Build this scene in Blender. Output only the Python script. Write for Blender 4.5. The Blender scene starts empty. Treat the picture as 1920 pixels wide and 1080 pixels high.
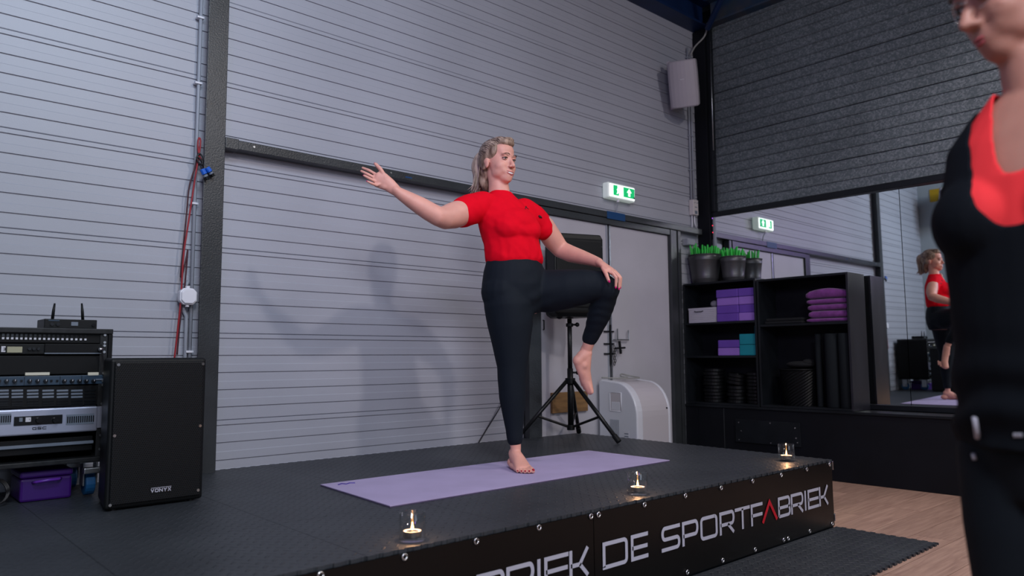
import bpy, math, random
import numpy as np
from mathutils import Vector, Matrix, noise
random.seed(7)
SC = bpy.context.scene
COL = SC.collection

# ------------------------------------------------------------------ camera
FPX, YAW, PITCH, ROLL = 1402.98, 0.83550, 0.092755, -0.006074
CAM = Vector((0, 0, 0.96))
Fv = Vector((math.cos(YAW)*math.cos(PITCH), math.sin(YAW)*math.cos(PITCH), math.sin(PITCH)))
_r = Vector((math.sin(YAW), -math.cos(YAW), 0)); _u = _r.cross(Fv)
Rv = _r*math.cos(ROLL) + _u*math.sin(ROLL)
Uv = -_r*math.sin(ROLL) + _u*math.cos(ROLL)
cam = bpy.data.cameras.new('camera'); camo = bpy.data.objects.new('camera', cam); COL.objects.link(camo)
camo.matrix_world = Matrix(((Rv.x, Uv.x, -Fv.x, CAM.x), (Rv.y, Uv.y, -Fv.y, CAM.y), (Rv.z, Uv.z, -Fv.z, CAM.z), (0, 0, 0, 1)))
cam.sensor_width = 36; cam.lens = FPX/1920*36; cam.clip_start = 0.05
cam.dof.use_dof = True; cam.dof.focus_distance = 3.95; cam.dof.aperture_fstop = 2.2
SC.camera = camo

# ------------------------------------------------------------------ light, world, exposure
SC.view_settings.view_transform = 'Standard'; SC.view_settings.look = 'None'
SC.view_settings.gamma = 1; SC.view_settings.use_curve_mapping = False
SC.view_settings.exposure = -0.28
w = bpy.data.worlds.new('world'); SC.world = w; w.use_nodes = True
w.node_tree.nodes['Background'].inputs[0].default_value = (0.62, 0.72, 1.0, 1)
w.node_tree.nodes['Background'].inputs[1].default_value = 0.05

def area(name, loc, target, sx, sy, power, color):
    l = bpy.data.lights.new(name, 'AREA'); l.shape = 'RECTANGLE'; l.size = sx; l.size_y = sy
    l.energy = power; l.color = color
    o = bpy.data.objects.new(name, l); COL.objects.link(o); o.location = loc
    o.rotation_euler = (Vector(target)-Vector(loc)).to_track_quat('-Z', 'Y').to_euler()
    return o
area('key_ceiling_spot', (2.85, -1.15, 4.06), (2.6, 2.9, 1.2), 0.20, 0.20, 62, (1.0, 0.91, 0.87))
area('window_daylight', (0.9, -5.85, 2.1), (1.6, 3.0, 1.3), 2.6, 2.6, 85, (0.68, 0.80, 1.0))
area('ceiling_panel', (0.75, 0.8, 4.1), (0.75, 4.04, 2.5), 1.3, 0.9, 38, (0.70, 0.83, 1.0)).data.spread = math.radians(112)
area('purple_stage_lamp', (-0.5, 1.15, 2.9), (5.6, 2.9, 1.6), 0.35, 0.35, 6, (0.45, 0.22, 1.0)).data.spread = math.radians(95)
area('added_fill_left', (-0.25, -1.1, 3.3), (2.1, 1.6, 1.0), 0.9, 0.7, 42, (0.92, 0.93, 1.0)).data.spread = math.radians(105)  # added fill, no seen source: lifts the foreground participant from the left
area('added_fill_right', (4.5, 0.5, 4.2), (4.6, 0.9, 0), 0.6, 0.6, 42, (1.0, 0.93, 0.92)).data.spread = math.radians(135)  # added fill, no seen source: brightens floor and doors at lower right

# ------------------------------------------------------------------ pixel helpers (1920 x 1080)
def ray(x, y): return Fv + Rv*((x-960)/FPX) + Uv*((540-y)/FPX)
def on(x, y, ax, val):
    d = ray(x, y); return CAM + d*((val-CAM[ax])/d[ax])
FH = Vector((math.cos(YAW), math.sin(YAW), 0)); RH = Vector((math.sin(YAW), -math.cos(YAW), 0)); ZV = Vector((0, 0, 1))
def at(x, y, D):
    d = ray(x, y); return CAM + d*(D/(d.dot(FH)))

# ------------------------------------------------------------------ materials
MATS = {}
def mat(name, col, rough=0.5, metal=0.0, spec=0.5, var=0.0, vscale=8.0, vstretch=(1, 1, 1), bump=0.0, bscale=60.0, bstretch=(1, 1, 1),
        emit=None, estr=0.0, trans=0.0, ior=1.45, sheen=0.0, sss=0.0, coat=0.0, rvar=0.0, col2=None):
    m = bpy.data.materials.new(name); m.use_nodes = True; nt = m.node_tree; b = nt.nodes['Principled BSDF']
    b.inputs['Base Color'].default_value = (*col, 1); b.inputs['Roughness'].default_value = rough
    b.inputs['Metallic'].default_value = metal; b.inputs['Specular IOR Level'].default_value = spec
    b.inputs['IOR'].default_value = ior
    if trans: b.inputs['Transmission Weight'].default_value = trans
    if sheen: b.inputs['Sheen Weight'].default_value = sheen
    if coat: b.inputs['Coat Weight'].default_value = coat
    if sss:
        b.inputs['Subsurface Weight'].default_value = sss; b.inputs['Subsurface Radius'].default_value = (0.012, 0.005, 0.003)
        b.inputs['Subsurface Scale'].default_value = 1.0
    if emit:
        b.inputs['Emission Color'].default_value = (*emit, 1); b.inputs['Emission Strength'].default_value = estr
    def coords(st):
        tc = nt.nodes.new('ShaderNodeTexCoord'); mp = nt.nodes.new('ShaderNodeMapping'); mp.inputs['Scale'].default_value = st
        nt.links.new(tc.outputs['Object'], mp.inputs[0]); return mp.outputs[0]
    if var or col2 or rvar:
        n = nt.nodes.new('ShaderNodeTexNoise'); n.inputs['Scale'].default_value = vscale; n.inputs['Detail'].default_value = 5
        nt.links.new(coords(vstretch), n.inputs['Vector'])
        if var or col2:
            r = nt.nodes.new('ShaderNodeValToRGB'); nt.links.new(n.outputs['Fac'], r.inputs[0])
            c2 = col2 or tuple(min(1, c*(1+var)) for c in col); c1 = col if col2 else tuple(c*(1-var) for c in col)
            r.color_ramp.elements[0].position = 0.32; r.color_ramp.elements[1].position = 0.68
            r.color_ramp.elements[0].color = (*c1, 1); r.color_ramp.elements[1].color = (*c2, 1)
            nt.links.new(r.outputs[0], b.inputs['Base Color'])
        if rvar:
            mr = nt.nodes.new('ShaderNodeMapRange'); mr.inputs[3].default_value = rough-rvar; mr.inputs[4].default_value = rough+rvar
            nt.links.new(n.outputs['Fac'], mr.inputs[0]); nt.links.new(mr.outputs[0], b.inputs['Roughness'])
    if bump:
        n = nt.nodes.new('ShaderNodeTexNoise'); n.inputs['Scale'].default_value = bscale; n.inputs['Detail'].default_value = 3
        nt.links.new(coords(bstretch), n.inputs['Vector'])
        bp = nt.nodes.new('ShaderNodeBump'); bp.inputs['Strength'].default_value = bump; bp.inputs['Distance'].default_value = 0.004
        nt.links.new(n.outputs['Fac'], bp.inputs['Height']); nt.links.new(bp.outputs[0], b.inputs['Normal'])
    MATS[name] = m
    return m

mat('wall_panel', (0.385, 0.395, 0.450), 0.42, var=0.05, vscale=1.3, bump=0.12, bscale=180, rvar=0.06)
mat('plaster', (0.38, 0.42, 0.45), 0.7, var=0.04, vscale=2)
mat('steel_dark', (0.032, 0.036, 0.04), 0.34, spec=0.5, bump=0.35, bscale=120, var=0.2, vscale=4)
mat('black_paint', (0.007, 0.009, 0.012), 0.42, spec=0.35, var=0.25, vscale=5, rvar=0.08)
mat('black_side', (0.014, 0.014, 0.02), 0.32, var=0.25, vscale=9, vstretch=(1, 1, .2), rvar=0.08)
mat('black_base', (0.004, 0.005, 0.008), 0.6, spec=0.25, var=0.2, vscale=3)
mat('black_plastic', (0.004, 0.005, 0.006), 0.45, spec=0.3, bump=0.15, bscale=300)
mat('black_gloss', (0.008, 0.009, 0.011), 0.18)
mat('black_metal', (0.006, 0.0065, 0.0075), 0.35, spec=0.4)
mat('vinyl', (0.005, 0.0045, 0.0045), 0.33, spec=0.35, bump=0.10, bscale=9, rvar=0.05)
mat('white_print', (0.50, 0.50, 0.60), 0.5)
mat('red_print', (0.55, 0.01, 0.025), 0.5)
mat('chrome', (0.75, 0.75, 0.77), 0.22, 1.0)
mat('zinc', (0.45, 0.47, 0.5), 0.35, 1.0, var=0.15, vscale=30)
mat('door_white', (0.46, 0.45, 0.50), 0.45, var=0.05, vscale=2.5)
mat('ac_white', (0.62, 0.63, 0.70), 0.28)
mat('ac_grey', (0.50, 0.47, 0.51), 0.33)
mat('pvc_grey', (0.30, 0.32, 0.37), 0.45)
mat('pvc_white', (0.72, 0.72, 0.78), 0.4)
mat('beige_plastic', (0.60, 0.55, 0.55), 0.45)
mat('speaker_white', (0.40, 0.37, 0.41), 0.5)
mat('blue_paint', (0.005, 0.02, 0.075), 0.45, var=0.2, vscale=4)
mat('blue_worn', (0.012, 0.045, 0.10), 0.5, col2=(0.06, 0.065, 0.08), vscale=6)
mat('blue_tape', (0.004, 0.05, 0.16), 0.5)
mat('ceiling_metal', (0.10, 0.11, 0.13), 0.45, 0.6)
mat('red_cable', (0.30, 0.012, 0.02), 0.45)
mat('dark_cable', (0.05, 0.008, 0.015), 0.45)
mat('black_cable', (0.01, 0.01, 0.012), 0.45)
mat('grey_cable', (0.28, 0.28, 0.27), 0.5)
mat('blue_plastic', (0.01, 0.11, 0.55), 0.35)
mat('yoga_mat', (0.43, 0.37, 0.58), 0.75, var=0.06, vscale=5, bump=0.15, bscale=400)
mat('mat_edge', (0.09, 0.07, 0.14), 0.8)
mat('ink', (0.08, 0.05, 0.30), 0.6)
mat('block_purple', (0.13, 0.055, 0.38), 0.75, var=0.06)
mat('block_lilac', (0.29, 0.15, 0.56), 0.75, var=0.06)
mat('block_teal', (0.004, 0.22, 0.28), 0.75, var=0.06)
mat('blanket', (0.16, 0.03, 0.20), 0.95, var=0.2, vscale=25, bump=0.5, bscale=150, sheen=0.3)
mat('black_cloth', (0.006, 0.007, 0.009), 0.95, bump=0.4, bscale=120)
mat('grey_cloth', (0.30, 0.29, 0.33), 0.95, bump=0.4, bscale=120)
mat('basket_white', (0.50, 0.48, 0.56), 0.6)
mat('bucket_grey', (0.085, 0.085, 0.092), 0.4, 0.5, var=0.1)
mat('stick_green', (0.015, 0.52, 0.045), 0.35)
mat('weave_black', (0.004, 0.0045, 0.0055), 0.5, spec=0.2)
mat('foam_black', (0.008, 0.011, 0.014), 0.85, spec=0.2, bump=0.4, bscale=150)
mat('disc_black', (0.004, 0.0045, 0.0055), 0.4, spec=0.3)
mat('wood_board', (0.24, 0.13, 0.05), 0.6, var=0.25, vscale=6, vstretch=(1, 8, 8))
mat('amp_silver', (0.42, 0.44, 0.55), 0.35, 0.6)
mat('mixer_blue', (0.025, 0.05, 0.085), 0.4)
mat('rack_black', (0.003, 0.0035, 0.0045), 0.5, spec=0.25, var=0.2)
mat('rack_edge', (0.014, 0.015, 0.017), 0.45, spec=0.35, var=0.4, vscale=40)
mat('paper', (0.62, 0.60, 0.50), 0.7)
mat('paper_white', (0.62, 0.62, 0.68), 0.7)
mat('slot_grey', (0.16, 0.19, 0.24), 0.4)
mat('lcd', (0.36, 0.35, 0.24), 0.5)
mat('purple_case', (0.045, 0.006, 0.15), 0.35)
mat('purple_handle', (0.13, 0.03, 0.36), 0.3)
mat('wheel_blue', (0.01, 0.09, 0.24), 0.4)
mat('glass', (1, 1, 1), 0.0, trans=1.0, ior=1.45)
mat('wax', (0.85, 0.78, 0.72), 0.5, sss=0.0, emit=(1.0, 0.66, 0.48), estr=1.3)  # flame light on the wax is put in as emission
mat('wick', (0.01, 0.008, 0.006), 0.9)
mat('flame', (1, 0.6, 0.2), 0.5, emit=(1.0, 0.45, 0.12), estr=22)
mat('tin', (0.6, 0.6, 0.62), 0.3, 1.0)
mat('mirror', (0.86, 0.89, 0.90), 0.012, 1.0)
mat('mirror_edge', (0.02, 0.022, 0.025), 0.4)
mat('sign_body', (0.75, 0.76, 0.78), 0.4, emit=(0.82, 1.0, 0.9), estr=0.25)
mat('sign_green', (0.01, 0.5, 0.16), 0.4, emit=(0.01, 0.55, 0.16), estr=0.75)
mat('sign_white', (0.9, 0.95, 0.92), 0.4, emit=(0.85, 1.0, 0.93), estr=2.2)
mat('glint_red', (0.8, 0.02, 0.05), 0.4, emit=(1.0, 0.03, 0.08), estr=2.0)
mat('glint_violet', (0.3, 0.05, 0.8), 0.4, emit=(0.5, 0.1, 1.0), estr=1.5)
mat('yellow', (0.55, 0.33, 0.01), 0.6)
mat('lamp_glow', (0.9, 0.9, 1.0), 0.5, emit=(0.9, 0.92, 1.0), estr=3.0)
# people
mat('skin', (0.76, 0.375, 0.295), 0.48, sss=0.12, var=0.07, vscale=14, bump=0.06, bscale=250)
mat('skin_tan', (0.46, 0.22, 0.17), 0.5, sss=0.12, var=0.08, vscale=12)
mat('lip', (0.42, 0.09, 0.10), 0.35)
mat('teeth', (0.80, 0.76, 0.74), 0.3)
mat('eye_white', (0.60, 0.55, 0.54), 0.25)
mat('eye_iris', (0.035, 0.02, 0.014), 0.15)
mat('brow_hair', (0.07, 0.036, 0.026), 0.7)
mat('hair', (0.11, 0.060, 0.040), 0.42, col2=(0.52, 0.37, 0.27), vscale=24, vstretch=(2.2, 2.2, 0.45), bump=0.5, bscale=90, bstretch=(2.4, 2.4, 0.35))
mat('hair_light', (0.22, 0.145, 0.115), 0.42, col2=(0.66, 0.50, 0.40), vscale=30, vstretch=(2.6, 2.6, 0.25), bump=0.6, bscale=90, bstretch=(2.6, 2.6, 0.2))
mat('hair_dark', (0.07, 0.042, 0.032), 0.42, col2=(0.20, 0.13, 0.10), vscale=30)
mat('hair_grey', (0.10, 0.075, 0.06), 0.5, col2=(0.26, 0.21, 0.18), vscale=30, bump=0.5, bscale=100)
mat('shirt_red', (0.78, 0.002, 0.016), 0.85, spec=0.12, var=0.04, vscale=20, bump=0.08, bscale=500)
mat('shirt_print', (0.02, 0.008, 0.012), 0.6)
mat('leggings', (0.006, 0.010, 0.016), 0.75, spec=0.22, bump=0.06, bscale=500)
mat('nail_pink', (0.62, 0.012, 0.16), 0.2)
mat('nail_red', (0.40, 0.006, 0.03), 0.2)
mat('coral', (0.95, 0.050, 0.060), 0.75, spec=0.15)
mat('tank_black', (0.004, 0.006, 0.010), 0.85, spec=0.18, bump=0.1, bscale=300)
mat('reflective', (0.5, 0.5, 0.6), 0.4)

def rubber_mat():
    m = mat('rubber', (0.024, 0.028, 0.034), 0.46, spec=0.55); nt = m.node_tree; b = nt.nodes['Principled BSDF']
    N = nt.nodes.new; L = nt.links.new
    tc = N('ShaderNodeTexCoord')
    # tread plate: small raised bars, alternating direction on a chequered grid
    mp = N('ShaderNodeMapping'); mp.inputs['Scale'].default_value = (28, 28, 28); mp.inputs['Rotation'].default_value = (0, 0, math.radians(45)); L(tc.outputs['Object'], mp.inputs[0])
    sx = N('ShaderNodeSeparateXYZ'); L(mp.outputs[0], sx.inputs[0])
    def M(op, a, bb=None):
        n = N('ShaderNodeMath'); n.operation = op
        for i, v in enumerate((a, bb)):
            if v is None: continue
            if isinstance(v, (int, float)): n.inputs[i].default_value = v
            else: L(v, n.inputs[i])
        return n.outputs[0]
    fx = M('SUBTRACT', M('FRACT', sx.outputs[0]), 0.5); fy = M('SUBTRACT', M('FRACT', sx.outputs[1]), 0.5)
    par = M('MODULO', M('ABSOLUTE', M('ADD', M('FLOOR', sx.outputs[0]), M('FLOOR', sx.outputs[1]))), 2.0)
    def bar(a, bb):
        return M('SUBTRACT', 1.0, M('MINIMUM', 1.0, M('ADD', M('POWER', M('DIVIDE', M('ABSOLUTE', a), 0.45), 4.0), M('POWER', M('DIVIDE', M('ABSOLUTE', bb), 0.15), 2.0))))
    h = M('ADD', M('MULTIPLY', bar(fx, fy), par), M('MULTIPLY', bar(fy, fx), M('SUBTRACT', 1.0, par)))
    bp = N('ShaderNodeBump'); bp.inputs['Strength'].default_value = 0.9; bp.inputs['Distance'].default_value = 0.004
    L(h, bp.inputs['Height']); L(bp.outputs[0], b.inputs['Normal'])
    ns = N('ShaderNodeTexNoise'); ns.inputs['Scale'].default_value = 2.5; ns.inputs['Detail'].default_value = 6; L(tc.outputs['Object'], ns.inputs['Vector'])
    r = N('ShaderNodeValToRGB'); r.color_ramp.elements[0].position = 0.3; r.color_ramp.elements[1].position = 0.75
    r.color_ramp.elements[0].color = (0.026, 0.031, 0.038, 1); r.color_ramp.elements[1].color = (0.042, 0.049, 0.058, 1)
    L(ns.outputs['Fac'], r.inputs[0]); L(r.outputs[0], b.inputs['Base Color'])
rubber_mat()

def galv_mat():
    m = mat('galvanised', (0.1, 0.1, 0.1), 0.48, 0.35); nt = m.node_tree; b = nt.nodes['Principled BSDF']; N = nt.nodes.new; L = nt.links.new
    tc = N('ShaderNodeTexCoord'); oi = N('ShaderNodeObjectInfo'); ad = N('ShaderNodeVectorMath'); ad.operation = 'ADD'
    L(tc.outputs['Object'], ad.inputs[0]); L(oi.outputs['Location'], ad.inputs[1])
    v = N('ShaderNodeTexVoronoi'); v.inputs['Scale'].default_value = 85; L(ad.outputs[0], v.inputs['Vector'])
    r = N('ShaderNodeValToRGB'); L(v.outputs['Color'], r.inputs[0])
    r.color_ramp.elements[0].position = 0.35; r.color_ramp.elements[0].color = (0.17, 0.205, 0.225, 1)
    r.color_ramp.elements[1].position = 1.0; r.color_ramp.elements[1].color = (0.36, 0.40, 0.43, 1)
    n = N('ShaderNodeTexNoise'); n.inputs['Scale'].default_value = 1.4; n.inputs['Detail'].default_value = 4; L(ad.outputs[0], n.inputs['Vector'])
    mx = N('ShaderNodeMixRGB'); mx.blend_type = 'MULTIPLY'; mx.inputs[0].default_value = 0.6
    L(r.outputs[0], mx.inputs[1]); L(n.outputs['Fac'], mx.inputs[2]); L(mx.outputs[0], b.inputs['Base Color'])
galv_mat()

def clear_glass():
    m = MATS['glass']; nt = m.node_tree; N = nt.nodes.new; L = nt.links.new
    out = nt.nodes['Material Output']; tr = N('ShaderNodeBsdfTransparent'); gl = N('ShaderNodeBsdfGlossy'); fr = N('ShaderNodeLayerWeight'); mx = N('ShaderNodeMixShader'); pw = N('ShaderNodeMath'); pw.operation = 'POWER'; pw.inputs[1].default_value = 3.0; ml = N('ShaderNodeMath'); ml.operation = 'MULTIPLY_ADD'; ml.inputs[1].default_value = 0.65; ml.inputs[2].default_value = 0.06
    tr.inputs[0].default_value = (0.97, 0.98, 0.98, 1); gl.inputs['Roughness'].default_value = 0.02; fr.inputs[0].default_value = 0.5
    L(fr.outputs['Facing'], pw.inputs[0]); L(pw.outputs[0], ml.inputs[0]); L(ml.outputs[0], mx.inputs[0]); L(tr.outputs[0], mx.inputs[1]); L(gl.outputs[0], mx.inputs[2]); L(mx.outputs[0], out.inputs['Surface'])
clear_glass()

def plank_mat():
    m = mat('oak', (0.3, 0.2, 0.15), 0.42); nt = m.node_tree; b = nt.nodes['Principled BSDF']; N = nt.nodes.new; L = nt.links.new
    tc = N('ShaderNodeTexCoord'); oi = N('ShaderNodeObjectInfo')
    mp = N('ShaderNodeMapping'); mp.inputs['Scale'].default_value = (1.2, 16, 1); L(tc.outputs['Object'], mp.inputs[0])
    ad = N('ShaderNodeVectorMath'); ad.operation = 'ADD'; cb = N('ShaderNodeCombineXYZ'); mu = N('ShaderNodeMath'); mu.operation = 'MULTIPLY'; mu.inputs[1].default_value = 37.0
    L(oi.outputs['Random'], mu.inputs[0]); L(mu.outputs[0], cb.inputs[0]); L(mu.outputs[0], cb.inputs[2]); L(mp.outputs[0], ad.inputs[0]); L(cb.outputs[0], ad.inputs[1])
    n = N('ShaderNodeTexNoise'); n.inputs['Scale'].default_value = 3; n.inputs['Detail'].default_value = 6; n.inputs['Distortion'].default_value = 0.8; L(ad.outputs[0], n.inputs['Vector'])
    r = N('ShaderNodeValToRGB'); L(n.outputs['Fac'], r.inputs[0])
    r.color_ramp.elements[0].position = 0.3; r.color_ramp.elements[0].color = (0.36, 0.215, 0.165, 1)
    r.color_ramp.elements[1].position = 0.7; r.color_ramp.elements[1].color = (0.54, 0.345, 0.265, 1)
    hv = N('ShaderNodeHueSaturation'); L(r.outputs[0], hv.inputs['Color'])
    mr = N('ShaderNodeMapRange'); mr.inputs[3].default_value = 0.86; mr.inputs[4].default_value = 1.12; L(oi.outputs['Random'], mr.inputs[0]); L(mr.outputs[0], hv.inputs['Value'])
    L(hv.outputs[0], b.inputs['Base Color'])
plank_mat()

def grille_mat():
    # perforated steel: round holes on a hexagonal lattice
    m = mat('grille', (0.012, 0.013, 0.015), 0.45, 0.0, spec=0.25); nt = m.node_tree; b = nt.nodes['Principled BSDF']; N = nt.nodes.new; L = nt.links.new
    tc = N('ShaderNodeTexCoord'); sp = N('ShaderNodeSeparateXYZ'); L(tc.outputs['Object'], sp.inputs[0])
    def M(op, a, bb=None):
        n = N('ShaderNodeMath'); n.operation = op
        for i, v in enumerate((a, bb)):
            if v is None: continue
            if isinstance(v, (int, float)): n.inputs[i].default_value = v
            else: L(v, n.inputs[i])
        return n.outputs[0]
    k = 1/0.0085
    def lat(ox, oz):
        fx = M('SUBTRACT', M('FRACT', M('ADD', M('MULTIPLY', sp.outputs[0], k), ox)), 0.5)
        fz = M('MULTIPLY', M('SUBTRACT', M('FRACT', M('ADD', M('MULTIPLY', sp.outputs[2], k/1.732), oz)), 0.5), 1.732)
        return M('SQRT', M('ADD', M('MULTIPLY', fx, fx), M('MULTIPLY', fz, fz)))
    d = M('MINIMUM', lat(0, 0), lat(0.5, 0.5))
    hole = M('LESS_THAN', d, 0.33)
    mx = N('ShaderNodeMixRGB'); L(hole, mx.inputs[0]); mx.inputs[1].default_value = (0.008, 0.009, 0.011, 1); mx.inputs[2].default_value = (0.002, 0.002, 0.002, 1)
    L(mx.outputs[0], b.inputs['Base Color'])
    bp = N('ShaderNodeBump'); bp.inputs['Strength'].default_value = 0.6; bp.inputs['Distance'].default_value = 0.002
    L(M('MINIMUM', d, 0.4), bp.inputs['Height']); L(bp.outputs[0], b.inputs['Normal'])
grille_mat()

# ------------------------------------------------------------------ mesh builder
class G:
    def __init__(s): s.v = []; s.f = []
    def add(s, vs, fs):
        o = len(s.v); s.v += [Vector(p) for p in vs]; s.f += [[i+o for i in f] for f in fs]; return s
    def box(s, x0, x1, y0, y1, z0, z1):
        return s.add([(x0,y0,z0),(x1,y0,z0),(x1,y1,z0),(x0,y1,z0),(x0,y0,z1),(x1,y0,z1),(x1,y1,z1),(x0,y1,z1)],
                     [(0,3,2,1),(4,5,6,7),(0,1,5,4),(1,2,6,5),(2,3,7,6),(3,0,4,7)])
    def prism(s, poly, ax, a, b):
        """poly: 2D points counter-clockwise in the plane of the other two axes, extruded along axis ax from a to b"""
        n = len(poly)
        def P(p, t):
            return {0: (t, p[0], p[1]), 1: (p[0], t, p[1]), 2: (p[0], p[1], t)}[ax]
        vs = [P(p, a) for p in poly] + [P(p, b) for p in poly]
        fs = [list(range(n))[::-1], list(range(n, 2*n))] + [[i, (i+1) % n, n+(i+1) % n, n+i] for i in range(n)]
        return s.add(vs, fs)
    def rings(s, rs, capped=True):
        n = len(rs[0]); o = []
        vs = [p for r in rs for p in r]; fs = []
        for k in range(len(rs)-1):
            for i in range(n):
                j = (i+1) % n
                fs.append([k*n+i, k*n+j, (k+1)*n+j, (k+1)*n+i])
        if capped:
            fs.append(list(range(n))[::-1]); fs.append([(len(rs)-1)*n+i for i in range(n)])
        return s.add(vs, fs)
    def tube(s, pts, rad, n=10, ref=None, round_ends=False, closed=False):
        """pts: points; rad: number or list of numbers / (r1, r2); r1 along side = tangent x ref, r2 along the other"""
        pts = [Vector(p) for p in pts]; m = len(pts)
        R = [(rad, rad)]*m if isinstance(rad, (int, float)) else [(r, r) if isinstance(r, (int, float)) else r for r in rad]
        tans = []
        for i in range(m):
            a = pts[max(0, i-1)]; b = pts[min(m-1, i+1)]; t = (b-a)
            tans.append(t.normalized() if t.length > 1e-9 else Vector((0, 0, 1)))
        if ref is None:
            ref = Vector((0, 0, 1)) if abs(tans[0].z) < 0.9 else Vector((1, 0, 0))
        P2, R2, T2 = [], [], []
        if round_ends:
            r0 = R[0]; rm = min(r0)
            for c in (0.999, 0.87, 0.5): P2.append(pts[0]-tans[0]*rm*c); k = math.sqrt(1-c*c); R2.append((r0[0]*k, r0[1]*k)); T2.append(tans[0])
        P2 += pts; R2 += R; T2 += tans
        if round_ends:
            r0 = R[-1]; rm = min(r0)
            for c in (0.5, 0.87, 0.999): P2.append(pts[-1]+tans[-1]*rm*c); k = math.sqrt(1-c*c); R2.append((r0[0]*k, r0[1]*k)); T2.append(tans[-1])
        side = None; rs = []
        for p, r, t in zip(P2, R2, T2):
            sd = t.cross(ref) if side is None else (side - t*side.dot(t))
            if sd.length < 1e-6: sd = t.orthogonal()
            side = sd.normalized(); up = side.cross(t).normalized()
            rs.append([p + side*(r[0]*math.cos(2*math.pi*i/n)) - up*(r[1]*math.sin(2*math.pi*i/n)) for i in range(n)])
        return s.rings(rs)
    def cyl(s, p0, p1, r0, r1=None, n=16): return s.tube([p0, p1], [r0, r0 if r1 is None else r1], n)
    def lathe(s, prof, c=(0, 0, 0), n=24, capped=True):
        c = Vector(c)
        return s.rings([[c+Vector((r*math.cos(2*math.pi*i/n), r*math.sin(2*math.pi*i/n), z)) for i in range(n)] for r, z in prof], capped)
    def ell(s, c, r, axes=None, nu=16, nv=10):
        c = Vector(c); r = (r, r, r) if isinstance(r, (int, float)) else r
        A = axes or (Vector((1, 0, 0)), Vector((0, 1, 0)), Vector((0, 0, 1)))
        rs = []
        for k in range(nv+1):
            th = math.pi*k/nv; th = min(max(th, 0.02), math.pi-0.02)
            rs.append([c + A[0]*(r[0]*math.sin(th)*math.cos(2*math.pi*i/nu)) + A[1]*(r[1]*math.sin(th)*math.sin(2*math.pi*i/nu)) - A[2]*(r[2]*math.cos(th)) for i in range(nu)])
        return s.rings(rs)
    def mesh(s, name, m):
        me = bpy.data.meshes.new(name); me.from_pydata([tuple(p) for p in s.v], [], s.f); me.validate()
        if m: me.materials.append(MATS[m])
        return me
    def build(s, name, m, parent=None, smooth=False, bevel=0.0, seg=2, loc=None, rot=None):
        """a mesh object; given parent, its vertices are world coordinates and are made local to the parent"""
        me = s.mesh(name, m)
        o = bpy.data.objects.new(name, me); COL.objects.link(o)
        if parent is not None:
            o.parent = parent; o.matrix_parent_inverse = parent_matrix(parent).inverted()
        if loc is not None: o.location = loc
        if rot is not None: o.rotation_euler = rot
        if smooth:
            me.polygons.foreach_set('use_smooth', [True]*len(me.polygons))
        if bevel:
            b = o.modifiers.new('bevel', 'BEVEL'); b.width = bevel; b.segments = seg; b.limit_method = 'ANGLE'; b.angle_limit = math.radians(40)
        if smooth == 'auto':
            pass
        return o
def parent_matrix(o):
    m = o.matrix_basis.copy()
    if o.parent is not None: m = parent_matrix(o.parent) @ o.matrix_parent_inverse @ m
    return m
def tag(o, label=None, cat=None, group=None, kind=None):
    if label: o['label'] = label
    if cat: o['category'] = cat
    if group: o['group'] = group
    if kind: o['kind'] = kind
    return o
def thing(name, label, cat, loc=(0, 0, 0), group=None, rotz=0.0):
    o = bpy.data.objects.new(name, None); COL.objects.link(o); o.location = loc; o.rotation_euler = (0, 0, rotz); o.empty_display_size = 0.1
    return tag(o, label, cat, group)
def struct(o): o['kind'] = 'structure'; return o
def child_at(name, me, parent, loc, rot=(0, 0, 0)):
    """a part sharing mesh data, placed in its parent's local space"""
    o = bpy.data.objects.new(name, me); COL.objects.link(o); o.parent = parent; o.location = loc; o.rotation_euler = rot
    return o
def B(name, m, parent, x0, x1, y0, y1, z0, z1, bevel=0.002):
    return G().box(x0, x1, y0, y1, z0, z1).build(name, m, parent, bevel=bevel)

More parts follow.
